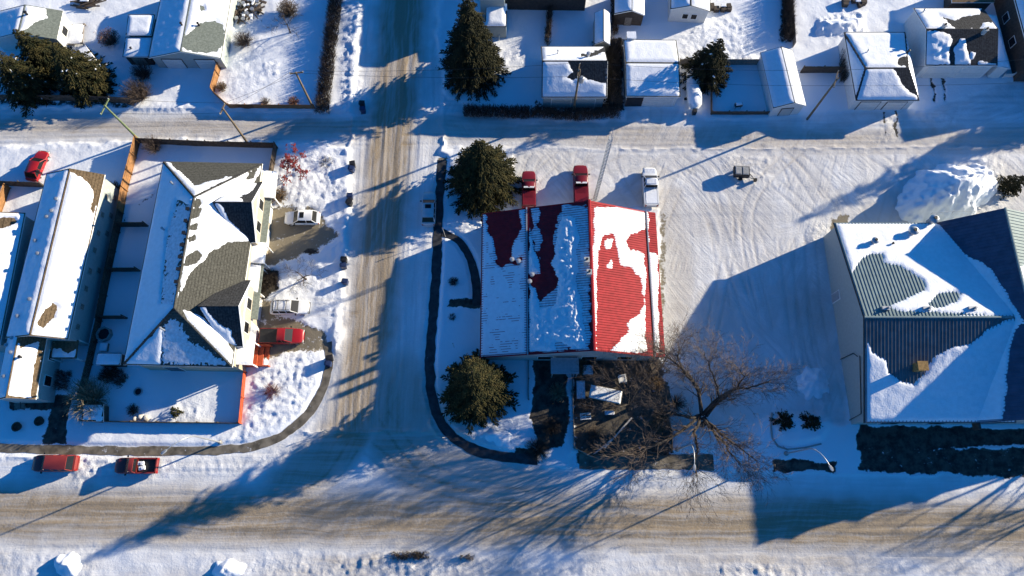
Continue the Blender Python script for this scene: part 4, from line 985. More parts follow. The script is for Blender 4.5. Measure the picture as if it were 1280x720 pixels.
def fences():
    g = 'board fences round the yards'
    fence('fence', 'dark board fence along the alley below the big spruces', [(-20, 126), (90, 127), (170, 130)], 1.6, 'wood_d', g)
    fence('fence', 'short orange stained fence running up from the leaning pole', [(280, 74), (268, 118)], 1.7, 'wood_o', g)
    fence('fence', 'brown fence along the lower side of the bushy white yard', [(268, 118), (288, 136), (394, 137)], 1.2, 'wood_o', g)
    fence('fence', 'sunlit orange fence running down from the alley beside the hip roofed townhouse', [(176, 178), (160, 240), (155, 268)], 1.9, 'wood_o', g)
    fence('fence', 'long dark fence between the row house wall and the townhouse patios', [(155, 268), (140, 340), (128, 402)], 1.8, 'wood_d', g)
    fence('fence', 'dark fence along the alley behind the townhouse turning down to the porch', [(176, 180), (262, 184), (347, 186), (340, 226)], 1.7, 'wood_d', g)
    fence('fence', 'fence dividing the townhouse patios, the one furthest up', [(151, 284), (186, 284)], 1.7, 'wood_d', g)
    fence('fence', 'fence dividing the townhouse patios, the middle one', [(141, 340), (176, 340)], 1.7, 'wood_d', g)
    fence('fence', 'fence dividing the townhouse patios, the lowest one', [(130, 399), (160, 399)], 1.7, 'wood_d', g)
    fence('fence', 'fence beside the shaded path left of the townhouse', [(128, 402), (116, 456), (105, 500)], 1.6, 'wood_d', g)
    fence('fence', 'low dark fence along the front of the townhouse yard', [(104, 527), (200, 529), (300, 530)], 1.0, 'wood_d', g)
    fence('fence', 'bright orange red fence at the right end of the townhouse yard', [(308, 466), (302, 530)], 1.1, 'redpaint', g)
    fence('fence', 'dark fence below the red car in the alley', [(-20, 232), (58, 235)], 1.7, 'wood_d', g)
    fence('fence', 'orange fence left of the row house, running down from the alley', [(14, 236), (2, 270)], 1.6, 'wood_o', g)
    fence('fence', 'fence between two back yards left of the melted roof garage', [(690, 4), (684, 58)], 1.3, 'wood_d', g)
    fence('fence', 'short dark fence at the foot of the tall street spruce', [(590, 96), (624, 102)], 1.2, 'wood_d', g)
    fence('fence', 'low fence round the yard with the barbecue', [(888, 118), (888, 144), (974, 144)], 1.0, 'wood_d', g)
    fence('fence', 'fence behind the barbecue yard, partly under the dark spruce', [(848, 82), (950, 82)], 1.5, 'deck', g)
    fence('fence', 'tall fence between the white sloped shed and the hip roofed garage', [(1000, 92), (1050, 92)], 1.7, 'wood_d', g)
    fence('fence', 'pale fence running up from the white sloped shed', [(991, 60), (986, -12)], 1.3, 'deck', g)
    fence('fence', 'pale fence at the right edge running up beside the dark house', [(1276, 92), (1248, -12)], 1.6, 'stucco', g)
    fence('gate', 'low white gate right of the large bare roofed garage', [(1252, 98), (1277, 95)], 1.0, 'whitewall', None, 1.2, 'gate')
    fence('fence', 'ragged dark fence along the right side of the cluttered garden', [(808, 452), (838, 540), (838, 566)], 1.2, 'wood_d', g)
    fence('fence', 'low fence between the dark driveway and the cluttered garden', [(714, 446), (717, 560), (740, 572)], .9, 'deck', g)
    fence('fence', 'thin fence beside the ploughed patch left of the dark driveway', [(660, 448), (660, 500)], .5, 'deck', g)
    fence('fence', 'short fence along the front of the cluttered garden', [(742, 570), (836, 570)], .8, 'wood_d', g)
# ------------------------------------------------------------------ vehicles (local frame: +x forward, ground at z=0)
def loft(mb, rings, mi=0, caps=True):
    n = len(rings[0]); vs = [p for r in rings for p in r]; fs = []
    for i in range(len(rings)-1):
        for k in range(n):
            k2 = (k+1) % n; fs.append((i*n+k, i*n+k2, (i+1)*n+k2, (i+1)*n+k))
    if caps: fs += [tuple(reversed(range(n))), tuple((len(rings)-1)*n+k for k in range(n))]
    mb.add(vs, fs, mi)
def ring(x, w, zb, zt):
    return [(x, -w*.86, zb), (x, -w, zb+.16), (x, -w, zt-.16), (x, -w*.93, zt-.03), (x, -w*.7, zt), (x, w*.7, zt), (x, w*.93, zt-.03), (x, w, zt-.16), (x, w, zb+.16), (x, w*.86, zb)]
def vehicle(name, label, cat, loc, rz, paint, kind='suv', L=4.7, W=1.85, snowy=None, bed=None, rack=None, group='parked cars and pickups', H=1.75, sunroof=False, visor=False, accent=None):
    r = thing(name, label, cat, loc, rz, group)
    w = W/2; h = L/2; bz = .28
    belt = H*.58; hood = belt-.06
    m = M[paint]
    if kind == 'pickup':
        cab0, cab1 = h-1.35, -.35 if L > 5.3 else -.15     # windscreen base / back of the cab
    else: cab0, cab1 = h-1.25, -h+.25
    mb = MB()
    st = [(-h, .80, .42, belt-.16), (-h+.08, .93, .34, belt-.03), (-h+.5, 1, bz, belt), (-.2, 1, bz, belt), (cab0, 1, bz, belt), (h-.55, .97, bz, hood-.03), (h-.16, .84, .34, hood-.12), (h, .60, .42, hood-.28)]
    if kind == 'pickup': st = [s for s in st if s[0] > cab1-.1]; st = [(cab1-.02, 1, bz, belt)]+st
    loft(mb, [ring(x, w*f, zb, zt) for x, f, zb, zt in st])
    mb.build('body', m, r, local=True, smooth=40)
    # greenhouse
    tb = .80; rear = cab1+(.12 if kind == 'pickup' else .5); fr = cab0-.84
    bot = [(cab1+.04, -w*.92, belt-.02), (cab0, -w*.92, belt-.02), (cab0, w*.92, belt-.02), (cab1+.04, w*.92, belt-.02)]
    top = [(rear, -w*tb, H-.06), (fr, -w*tb, H-.06), (fr, w*tb, H-.06), (rear, w*tb, H-.06)]
    mb = MB(); mb.add(bot+top, [(3, 2, 1, 0), (4, 5, 6, 7), (0, 1, 5, 4), (1, 2, 6, 5), (2, 3, 7, 6), (3, 0, 4, 7)]); mb.build('windows', M['glass'], r, local=True)
    mb = MB(); xa, xb = rear-.05, fr+.06
    loft(mb, [[(x, -w*tb*k-.03, H-.08), (x, -w*tb*k*.9, H-.01), (x, 0, H+.02), (x, w*tb*k*.9, H-.01), (x, w*tb*k+.03, H-.08)] for x, k in ((xa, .9), (xa+.15, 1), (xb-.2, 1), (xb, .93))])
    mb.build('roof', m, r, local=True, smooth=40)
    for i in range(4):
        a, b = Vector(bot[i]), Vector(top[i]); mb = MB(); mb.tube([a+Vector((0, 0, -.03)), b], .055, 4); mb.build('pillar', m, r, local=True)
    for s in (-1, 1):
        for x in ((cab0+cab1)/2-.25, ) if kind != 'suv' else ((cab0+cab1)/2+.3, (cab0+cab1)/2-.6):
            mb = MB(); mb.tube([(x, s*w*.93, belt-.04), (x-.05, s*w*(tb+.01), H-.06)], .05, 4); mb.build('pillar', m, r, local=True)
    # bed
    if kind == 'pickup':
        mb = MB(); xb0, xb1 = -h+.06, cab1-.06; zt = belt-.02
        for s in (-1, 1): mb.box(((xb0+xb1)/2, s*(w-.09), (zt+bz+.1)/2), (xb1-xb0, .17, zt-bz-.1))
        mb.box((xb0+.04, 0, (zt+bz+.1)/2), (.12, W-.06, zt-bz-.1)); mb.box((xb1, 0, (zt+bz+.1)/2), (.08, W-.06, zt-bz-.1)); mb.box(((xb0+xb1)/2, 0, .62), (xb1-xb0, W-.3, .1))
        mb.build('bed', m, r, local=True)
        if bed == 'cover':
            mb = MB(); mb.box(((xb0+xb1)/2, 0, zt+.03), (xb1-xb0-.1, W-.2, .05)); mb.build('bed_cover', M['black'], r, local=True)
        elif bed == 'canopy':
            mb = MB(); mb.box(((xb0+xb1)/2, 0, zt+.1), (xb1-xb0-.06, W-.14, .2), taper=.94)
            for i in range(5): mb.box((xb1-.35-i*.16, 0, zt+.215), (.05, W*.6, .03))
            mb.build('bed_canopy', m, r, local=True)
        elif bed == 'snow':
            mb = MB(); mb.box(((xb0+xb1)/2, 0, zt-.12), (xb1-xb0-.18, W-.36, .3), taper=.94); mb.build('bed_snow', M['snow'], r, local=True)
        elif bed == 'dark':
            mb = MB(); mb.box(((xb0+xb1)/2, 0, .69), (xb1-xb0-.12, W-.36, .04)); mb.build('bed_liner', M['black'], r, local=True)
    # lights, bumpers, mirrors, wheels
    for s in (-1, 1):
        mb = MB(); mb.box((h-.12, s*w*.66, hood-.26), (.22, .34, .16)); mb.build('headlight', M['lightglass'], r, local=True)
        mb = MB(); mb.box((-h+.05, s*w*.8, belt-.32), (.12, .2, .3)); mb.build('tail_light', M['taillight'], r, local=True)
        mb = MB(); mb.box((cab0-.25, s*(w+.13), belt+.08), (.14, .22, .17)); mb.build('mirror', M['black'] if accent != 'mirror' else m, r, local=True)
        mb = MB(); mb.box(((cab0+cab1)/2, s*(w+.005), belt-.2), (.16, .03, .04)); mb.build('door_handle', M['chrome'], r, local=True)
    mb = MB(); mb.box((h-.04, 0, .46), (.16, W*.82, .22)); mb.build('front_bumper', M['black'] if paint != 'red3' else M['chrome'], r, local=True)
    mb = MB(); mb.box((-h+.02, 0, .46), (.16, W*.86, .2)); mb.build('rear_bumper', M['chrome'] if kind == 'pickup' else m, r, local=True)
    for x in (h-.9, -h+.95):
        for s in (-1, 1):
            mb = MB(); mb.lathe((x, s*(w-.12), .34), [(.2, -.11), (.33, -.11), (.35, -.06), (.35, .06), (.33, .11), (.2, .11)], 16, axis='y'); ty = mb.build('wheel', M['rubber'], r, local=True, smooth=40)
            mb = MB(); mb.lathe((x, s*(w-.115), .34), [(.05, -.115), (.2, -.115), (.2, .115), (.05, .115)], 12, axis='y'); mb.build('rim', M['steel'], ty, local=True)
    if sunroof:
        mb = MB(); mb.box((fr-.45, 0, H+.03), (.55, .8, .03)); mb.build('sunroof', M['glass'], r, local=True)
    if rack:
        mb = MB()
        for x in (rear+.5, fr-.5): mb.box((x, 0, H+.09), (.06, W*.72, .04))
        for s in (-1, 1): mb.box(((rear+fr)/2, s*w*.7, H+.06), (fr-rear-.2, .05, .05))
        mb.build('roof_rack', M['steel'] if rack != 'black' else M['black'], r, local=True)
    if visor:
        mb = MB(); mb.box((rear-.0, 0, H-.02), (.22, W*.74, .07)); mb.build('rear_visor', M['whitecar'], r, local=True)
    if snowy == 'frost':
        mb = MB(); mb.box(((rear+fr)/2, 0, H+.04), (fr-rear-.15, W*.7, .05), taper=.96); mb.build('roof_frost', M['thin_snow'], r, local=True)
        mb = MB(); mb.box((h-.75, 0, hood+.0), (.9, W*.78, .05), taper=.93); mb.build('hood_frost', M['thin_snow'], r, local=True)
    return r
def put(u, v, h=.8):
    p = P(u, v, h); p.z = max(-.02, gz(p.x, p.y)-.03) if False else 0.0
    return p
def vehicles():
    vehicle('parked_car', 'bright red car parked crosswise in the alley at the left', 'car', put(46, 206), R(80), 'red2', 'car', 4.5, 1.8, H=1.5)
    vehicle('parked_car', 'white car with a dark sunroof on the bare brown driveway', 'car', put(377, 272), R(180), 'whitecar', 'car', 4.6, 1.85, H=1.65, sunroof=True)
    vehicle('parked_car', 'silver wagon with black roof bars above the red pickup', 'car', put(362, 384), R(0), 'whitecar', 'suv', 4.9, 1.85, H=1.75, rack='black')
    vehicle('pickup_truck', 'red pickup with a flat black bed cover beside the silver wagon', 'pickup', put(352, 420), R(0), 'red2', 'pickup', 5.6, 1.95, bed='cover', H=1.8)
    vehicle('parked_car', 'dull red long suv parked at the left end of the wide street', 'suv', put(68, 579), R(180), 'red1', 'suv', 5.3, 1.95, H=1.8)
    vehicle('pickup_truck', 'dull red pickup with white bundles in its open bed below the street lamp', 'pickup', put(170, 582), R(180), 'red1', 'pickup', 5.1, 1.85, bed='dark', H=1.75)
    vehicle('parked_car', 'silver frosted car parked alone on the street in the spruce shade', 'car', put(536, 260), R(90), 'silver', 'suv', 4.8, 1.85, H=1.65, sunroof=True)
    vehicle('pickup_truck', 'red pickup nearest the round spruce behind the red roof', 'pickup', put(661, 236), R(90), 'red3', 'pickup', 5.4, 1.9, bed='canopy', H=1.85, visor=True)
    vehicle('pickup_truck', 'long dark red pickup beside the tall lattice mast', 'pickup', put(726, 231), R(90), 'red3', 'pickup', 5.9, 2.0, bed='canopy', H=1.95, visor=True)
    vehicle('pickup_truck', 'white crew cab pickup with a snow filled bed', 'pickup', put(813, 233), R(90), 'whitecar', 'pickup', 5.7, 1.95, bed='snow', H=1.9, snowy='frost')
    # two white bundles in the pickup bed
    for i, (u, v) in enumerate(((176, 579), (177, 585))):
        p = P(u, v, .9); mb = MB(); mb.box((p.x, p.y, .84), (.7, .5, .3), R(12*i), taper=.85); mb.box((p.x+.2, p.y, 1.0), (.4, .35, .14), R(20), taper=.8)
        tag(mb.build('bundle', M['snow']), ('upper' if i == 0 else 'lower')+' white bundle lying in the bed of the dull red pickup', 'bundle', 'bundles in the pickup bed')
    # little trailer in the lot
    p = P(926, 216, .6); r = thing('utility_trailer', 'small dark trailer with two grey lids standing alone in the snowy lot', 'trailer', (p.x, p.y, 0), R(-4))
    mb = MB(); mb.box((0, 0, .55), (2.0, 1.45, .12)); mb.box((0, -.7, .85), (2.0, .06, .6)); mb.box((0, .7, .85), (2.0, .06, .6)); mb.box((-1, 0, .85), (.06, 1.45, .6)); mb.box((1, 0, .85), (.06, 1.45, .6)); mb.build('box', M['black'], r, local=True)
    for s in (-1, 1):
        mb = MB(); mb.box((s*.48, .05, 1.17), (.86, 1.2, .08)); mb.box((s*.48, .05, 1.22), (.7, 1.0, .05)); mb.build('lid', M['tarp'], r, local=True)
        mb = MB(); mb.lathe((0, s*.82, .3), [(.1, -.09), (.3, -.09), (.3, .09), (.1, .09)], 14, axis='y'); mb.build('wheel', M['rubber'], r, local=True)
    mb = MB(); mb.tube([(1.0, -.5, .5), (1.9, -.8, .45)], .05, 6); mb.tube([(1.0, .3, .5), (1.9, -.8, .45)], .05, 6); mb.box((2.0, -.85, .4), (.35, .35, .5)); mb.build('tow_bar', M['black'], r, local=True)
    # boat under snow behind the square garage
    p = P(866, 112, .8); r = thing('covered_boat', 'boat on a trailer under a snowy cover beside the square garage', 'boat', (p.x, p.y, 0))
    mb = MB(); rg = []
    for y, w, z in ((-3.2, .5, 1.1), (-2.6, 1.0, 1.35), (-1, 1.1, 1.5), (1, 1.05, 1.55), (2.6, .75, 1.4), (3.2, .15, 1.3)):
        rg.append([(-w*.6, y, .5), (w*.6, y, .5), (w, y, z-.25), (w*.6, y, z), (-w*.6, y, z), (-w, y, z-.25)])
    loft(mb, rg); mb.build('hull', M['whitewall'], r, local=True, smooth=45)
    mb = MB(); loft(mb, [[(-w*.9, y, z-.12), (w*.9, y, z-.12), (w*.55, y, z+.16), (-w*.55, y, z+.18)] for (y, w, z) in ((-3.0, .5, 1.15), (-2.4, 1.0, 1.4), (-1, 1.1, 1.55), (1, 1.05, 1.6), (2.6, .7, 1.42))]); mb.build('cover_snow', M['snow'], r, local=True, smooth=60)
    for s in (-1, 1):
        mb = MB(); mb.lathe((s*.9, -1.2, .3), [(.1, -.1), (.3, -.1), (.3, .1), (.1, .1)], 12, axis='y'); mb.build('wheel', M['rubber'], r, local=True)
    mb = MB(); mb.box((0, -3.5, .6), (.5, .5, .9)); mb.build('motor', M['black'], r, local=True)
    # long covered trailer below the small house
    a, b = P(102, 60, 1.2), P(127, 93, 1.2); r = thing('covered_trailer', 'long snow topped trailer slanting down beside the dark spruce', 'trailer', ((a.x+b.x)/2, (a.y+b.y)/2, 0), math.atan2(b.y-a.y, b.x-a.x))
    L = (b-a).length
    mb = MB(); mb.box((0, 0, .75), (L, 1.5, .7)); mb.box((0, 0, 1.2), (L*.97, 1.4, .25), taper=.9); mb.build('body', M['darkwall'], r, local=True)
    mb = MB(); mb.box((-.15, .1, 1.4), (L*.93, 1.15, .2), taper=.92); mb.build('snow_cap', M['snow'], r, local=True)
    for s in (-1, 1):
        mb = MB(); mb.lathe((.3, s*.72, .3), [(.1, -.1), (.3, -.1), (.3, .1), (.1, .1)], 12, axis='y'); mb.build('wheel', M['rubber'], r, local=True)
# ------------------------------------------------------------------ bins, poles, lamps, wires
def bins():
    def proto(name, m, lab, loc, rz):
        r = thing(name, lab, 'bin', loc, rz, 'wheeled bins along the street')
        mb = MB(); mb.box((0, 0, .55), (.56, .6, .95), taper=1.14); mb.build('body', M[m], r, local=True)
        mb = MB(); mb.box((0, .02, 1.06), (.68, .76, .07)); mb.box((0, .02, 1.11), (.5, .55, .05)); ld = mb.build('lid', M[m], r, local=True)
        mb = MB(); mb.tube([(-.25, -.42, 1.02), (.25, -.42, 1.02)], .025, 6); mb.build('handle', M['black'], ld, local=True)
        for s in (-1, 1):
            mb = MB(); mb.lathe((s*.25, -.3, .12), [(.03, -.03), (.12, -.03), (.12, .03), (.03, .03)], 10, axis='y'); mb.build('wheel', M['rubber'], r, local=True)
        return r
    spots = [(453, 131, 'k', 'upper of two bins in the shade beside the top street'), (454, 138, 'b', 'lower of two bins in the shade beside the top street'),
             (441, 206, 'k', 'upper of the pair by the red berry tree'), (440, 212, 'b', 'lower of the pair by the red berry tree'),
             (438, 246, 'b', 'upper bin of the pair across the snow from the white car'), (437, 254, 'k', 'lower bin of the pair across the snow from the white car'),
             (431, 326, 'k', 'dark bin in the streaky shade beside the leafless yard tree'), (430, 333, 'b', 'navy bin just below the dark one beside the leafless yard tree'),
             (432, 353, 'b', 'single navy bin in bright snow streaks above the silver wagon driveway'),
             (413, 448, 'k', 'dark bin at the sidewalk bend below the red pickup'), (411, 455, 'b', 'navy bin at the sidewalk bend below the red pickup')]
    pb = {}
    for u, v, k, lab in spots:
        p = P(u, v, .5); rz = R(-90+random.uniform(-18, 18)); loc = (p.x, p.y, max(0, gz(p.x, p.y)-.05))
        lab = ('navy' if k == 'b' else 'black')+' wheeled bin, '+lab
        if k not in pb: pb[k] = proto('wheelie_bin', 'bin' if k == 'b' else 'bin_k', lab, loc, rz)
        else: dup(pb[k], loc, rz, lab)
CABLES = []
def pole(label, b, h, m='wood_p', arm=None, trans=False, lean=(0, 0), armrz=0.0, nins=3):
    p = P(*b); r = thing('utility_pole', label, 'utility pole', (p.x, p.y, 0), 0, 'utility poles along the alley')
    top = Vector((lean[0], lean[1], h))
    mb = MB(); mb.tube([(0, 0, -.3), top*.5, top], [.17, .15, .11], 10); mb.build('pole', M[m], r, local=True, smooth=50)
    ends = []
    if arm:
        d = Vector((math.cos(armrz), math.sin(armrz), 0)); c = top-Vector((0, 0, .35))
        mb = MB(); mb.box(c+Vector((-d.y, d.x, 0))*.14, (arm, .12, .14), armrz); ca = mb.build('crossarm', M[m], r, local=True)
        for i in range(nins):
            q = c+d*(arm*(.94*i/(nins-1)-.47)); mb = MB(); mb.lathe(q+Vector((-d.y, d.x, 0))*.14+Vector((0, 0, .07)), [(.03, 0), (.06, .06), (.03, .1), (.06, .14), (.03, .2)], 8); mb.build('insulator', M['stone'], ca, local=True)
            ends.append(Vector((p.x, p.y, 0))+q+Vector((-d.y, d.x, 0))*.14+Vector((0, 0, .28)))
    if trans:
        mb = MB(); c = top+Vector((.42, -.1, -2.6)); mb.lathe(c, [(.12, -.05), (.3, 0), (.3, .95), (.18, 1.02)], 12); t = mb.build('transformer', M['steel'], r, local=True, smooth=40)
        mb = MB()
        for s in (-1, 1): mb.lathe(c+Vector((s*.12, 0, 1.0)), [(.04, 0), (.06, .1), (.03, .25)], 8)
        mb.build('bushing', M['stone'], t, local=True); mb = MB(); mb.box(top*.78+Vector((.15, 0, 0)), (.4, .12, .1)); mb.build('bracket', M['steel'], t, local=True)
    CABLES.append((Vector((p.x, p.y, 0))+top, ends)); return r
def poles():
    pole('green tinted pole with a pale crossarm beside the big spruces', (175, 176), 8.9, 'wood_g', 2.4, armrz=R(75))
    pole('timber pole leaning over the orange fence by the two door garage', (309, 178), 8.7, 'wood_p', 1.6, armrz=R(75))
    pole('timber pole at the lower fence of the bushy white yard', (392, 136), 8.6, 'wood_p', 1.8, armrz=R(8), nins=3)
    pole('timber pole carrying a round transformer before the melted roof garage', (717, 138), 9.6, 'wood_p', 2.2, True, armrz=R(80))
    pole('timber pole with a long crossarm beside the hip roofed garage', (1009, 149), 9.8, 'wood_p', 2.6, armrz=R(70))
    n = 0
    names = ['between the green tinted pole and the pole over the orange fence', 'between the pole over the orange fence and the bushy yard pole', 'across the street from the bushy yard pole to the transformer pole', 'along the garages from the transformer pole to the hip roofed garage']
    for i, lab in enumerate(names):
        for k in (0, 2):
            a = CABLES[i][1][k]; b = CABLES[i+1][1][k]; L = (b-a).length; pts = []
            for j in range(15):
                t = j/14; q = a.lerp(b, t); q.z -= 4*t*(1-t)*L*.018; pts.append(q)
            mb = MB(); mb.tube(pts, .02, 4)
            tag(mb.build('power_cable', M['black']), ('upper' if k == 2 else 'lower')+' thin cable '+lab, 'cable', 'overhead cables')
    for k in (0, 2):
        a = CABLES[4][1][k]; b = a+Vector((42, 1.5+k, .3)); pts = []
        for j in range(13):
            t = j/12; q = a.lerp(b, t); q.z -= 4*t*(1-t)*.8; pts.append(q)
        mb = MB(); mb.tube(pts, .02, 4); tag(mb.build('power_cable', M['black']), ('upper' if k == 2 else 'lower')+' thin cable running from the hip roofed garage off the right edge', 'cable', 'overhead cables')
def lamp(label, base, top_h, head, fallback=0):
    p = P(*base); hd = P(*head, top_h)
    r = thing('street_lamp', label, 'street lamp', (p.x, p.y, 0), 0, 'curved street lamps')
    mb = MB(); mb.lathe((0, 0, -.1), [(.28, 0), (.28, .35), (.16, .4), (.12, .6)], 12); mb.build('base', M['concrete'], r, local=True)
    d = Vector((hd[0]-p.x, hd[1]-p.y, 0)); al = d.length; d.normalize()
    pts = [Vector((0, 0, .3)), Vector((0, 0, top_h*.5)), Vector((0, 0, top_h*.76))]; rr = al*.62
    for t in (.2, .4, .6, .8, 1): pts.append(Vector((0, 0, top_h*.76))+d*(rr*(1-math.cos(t*math.pi/2)))+Vector((0, 0, top_h*.24*math.sin(t*math.pi/2))))
    e = pts[-1]; pts.append(e+d*max(.3, al*.38-.6)-Vector((0, 0, .02))); e2 = pts[-1]
    mb = MB(); mb.tube(pts, [.10, .085, .07, .065, .06, .055, .05, .048, .045], 10); mb.build('pole', M['steel'], r, local=True, smooth=60)
    rz = math.atan2(d.y, d.x)
    mb = MB(); rg = []
    for x, w, hh in ((0, .07, .08), (.12, .15, .12), (.5, .17, .12), (.7, .1, .07)):
        c = e2+d*(x-.05); s = Vector((-d.y, d.x, 0)); rg.append([c-s*w, c-s*w*.6+Vector((0, 0, hh)), c+s*w*.6+Vector((0, 0, hh)), c+s*w, c-Vector((0, 0, .05))])
    loft(mb, rg); lh = mb.build('lamp_head', M['steel'], r, local=True, smooth=50)
    mb = MB(); mb.box(e2+d*.33-Vector((0, 0, .05)), (.38, .2, .05), rz); mb.build('lens', M['lightglass'], lh, local=True)
    return r
def street_things():
    lamp('curved steel street lamp above the dull red pickup', (276, 553), 9.3, (202, 567))
    lamp('curved steel street lamp among the bare branches of the big tree', (846, 562), 8.6, (868, 588))
    lamp('curved steel street lamp beside the planter with two round shrubs', (982, 567), 9.3, (1041, 588))
    # lattice mast behind the workshop
    p = P(743, 250); r = thing('lattice_mast', 'tall slim lattice radio mast behind the red metal roof', 'mast', (p.x, p.y, 0))
    H = 16.5; n = 36; w = .26
    legs = [(w*math.cos(a), w*math.sin(a)) for a in (0, 2.094, 4.189)]
    mb = MB()
    for x, y in legs: mb.tube([(x, y, 0), (x, y, H)], .045, 5)
    mb.build('mast_leg', M['steel'], r, local=True)
    mb = MB()
    for i in range(n):
        z0, z1 = H*i/n, H*(i+1)/n
        for k in range(3):
            a, b = legs[k], legs[(k+1) % 3]
            if i % 2: a, b = b, a
            mb.tube([(a[0], a[1], z0), (b[0], b[1], z1)], .026, 4, cap=False); mb.tube([(a[0], a[1], z1), (b[0], b[1], z1)], .022, 4, cap=False)
    mb.build('lattice', M['steel'], r, local=True)
    mb = MB(); mb.tube([(0, 0, H), (0, 0, H+2.0)], .03, 6); mb.build('aerial', M['steel'], r, local=True)
    # traffic / marker stakes
    for i, (u, v, h, lab) in enumerate(((575, 291, 1.7, 'thin pale stake leaning in the snow below the round spruce'), (568, 435, 1.5, 'thin pale stake above the lower street spruce'), (557, 296, 2.4, 'slim sign post at the start of the curved path'), (408, 541, 1.2, 'thin stake on the snowbank by the lower left corner'), (462, 640, 0, ''))):
        if not h: continue
        p = P(u, v); r = thing('marker_stake', lab, 'stake', (p.x, p.y, 0), 0, 'thin marker stakes')
        mb = MB(); mb.tube([(0, 0, -.1), (-.1*i, .25, h)], .03, 6); mb.build('shaft', M['stone'], r, local=True)
        mb = MB(); mb.box((-.1*i, .25, h-.05), (.16, .05, .28)); mb.build('plate', M['steel'], r, local=True)
    # planter by the hall
    pts = [(965, 516), (963, 530), (965, 548), (972, 558), (984, 562), (1005, 560), (1026, 555)]
    q = [P(*a) for a in pts]; mb = MB()
    mb.tube([k+Vector((0, 0, .12)) for k in q], .13, 6); tag(mb.build('planter_kerb', M['concrete']), 'curved kerb of the planter holding two round shrubs', 'kerb')
    # barbecue, round table, shaded yard things
    p = P(921, 135); r = thing('barbecue', 'snow capped barbecue alone in the fenced yard by the alley', 'barbecue', (p.x, p.y, 0), R(10))
    mb = MB(); mb.box((0, 0, .85), (1.0, .55, .4)); mb.build('firebox', M['black'], r, local=True)
    mb = MB(); mb.box((0, 0, 1.15), (.9, .5, .2), taper=.8); mb.build('snow_cap', M['snow'], r, local=True)
    for x in (-.4, .4):
        for y in (-.2, .2): mb = MB(); mb.tube([(x, y, 0), (x, y, .7)], .03, 6); mb.build('leg', M['black'], r, local=True)
    p = P(174, 490); r = thing('fire_pit', 'round dark fire pit in the shaded yard below the townhouse', 'fire pit', (p.x, p.y, 0))
    mb = MB(); mb.lathe((0, 0, 0), [(.5, 0), (.55, .35), (.42, .35), (.4, .1)], 16); mb.build('ring', M['steel'], r, local=True); mb = MB(); mb.lathe((0, 0, .1), [(.4, 0), (.4, .08)], 12); mb.build('ash_bed', M['black'], r, local=True)
    p = P(133, 419); r = thing('hot_tub', 'dark cornered tub on the patio left of the townhouse', 'tub', (p.x, p.y, 0))
    mb = MB(); mb.lathe((0, 0, 0), [(.95, 0), (.95, .8), (.8, .82), (.75, .5)], 8); mb.build('shell', M['concrete'], r, local=True); mb = MB(); mb.lathe((0, 0, .45), [(.74, 0), (.74, .08)], 8); mb.build('cover', M['black'], r, local=True)
    p = P(130, 434, .5); mb = MB(); mb.box((p.x, p.y, .3), (.9, 1.0, .6)); mb.box((p.x, p.y, .66), (.95, 1.05, .12), taper=.9, mi=1)
    tag(mb.build('storage_box', [M['deck'], M['snow']]), 'snow topped storage box below the patio tub', 'box')
    b = Bld('shed', 'tiny white roofed shed at the lower left corner of the townhouse yard', 'shed', [(103, 526), (103, 505), (129, 505), (129, 527)], 1.6, None, None, 'flat', 'darkwall', 'shingle', ov=.1)
    snow(b.root, b.slopes[0], None, [], .14, seed=91, inset=.6); a_, c_ = b.side(S_); opening(b.root, a_, c_, .5, .9, .05, 1.3, 'door', 'darkwall', 'deck', 'door_panel')
    b = Bld('shed', 'low snowy lean to between the patios and the townhouse', 'shed', [(119, 456), (122, 441), (152, 441), (150, 456)], 2.0, None, None, 'flat', 'darkwall', 'shingle', ov=.1)
    snow(b.root, b.slopes[0], None, [], .14, seed=92, inset=.6)
    # entry steps and odds and ends before the row house
    p = P(27, 505); r = thing('entry_steps', 'dark front steps before the lower end of the row house', 'steps', (p.x, p.y, 0)); mb = MB()
    for i in range(4): mb.box((0, .6-.35*i, .7-.18*i), (1.3, .36, .12))
    mb.build('treads', M['deck'], r, local=True)
    mb = MB()
    for s in (-1, 1): mb.tube([(s*.65, .7, 1.5), (s*.65, -.7, .9)], .04, 6); mb.tube([(s*.65, .7, 0), (s*.65, .7, 1.5)], .04, 6); mb.tube([(s*.65, -.7, 0), (s*.65, -.7, .9)], .04, 6)
    mb.build('handrail', M['black'], r, local=True)
    for i, (u, v) in enumerate(((24, 534), (52, 527))):
        p = P(u, v); r = thing('garden_pot', ('left' if i == 0 else 'right')+' dark garden pot in the shaded yard before the row house', 'pot', (p.x, p.y, 0), 0, 'garden pots before the row house'); mb = MB(); mb.lathe((0, 0, 0), [(.4, 0), (.55, .5), (.6, .55), (.48, .55), (.45, .4)], 12); mb.build('pot', M['darkwall'], r, local=True); mb = MB(); mb.lathe((0, 0, .38), [(.44, 0), (.44, .06)], 10); mb.build('soil', M['litter'], r, local=True)
    for i, (u, v) in enumerate(((170, 524), (177, 522), (184, 523))):
        p = P(u, v); mb = MB(); rr = .35+.05*i; mb.lathe((p.x, p.y, 0), [(rr*.8, 0), (rr, .2), (rr*.8, .42), (rr*.3, .52)], 9)
        for k in range(len(mb.v)): x, y, z = mb.v[k]; mb.v[k] = (x+random.uniform(-.05, .05), y+random.uniform(-.05, .05), z+random.uniform(-.03, .03))
        tag(mb.build('boulder', M['stone'], smooth=60), ('left', 'middle', 'right')[i]+' of three pale boulders at the townhouse yard fence', 'boulder', 'pale boulders in the yard')
    # cluttered garden
    p = P(757, 493, .7); r = thing('garden_table', 'long snow covered table in the cluttered garden', 'table', (p.x, p.y, 0), R(-12))
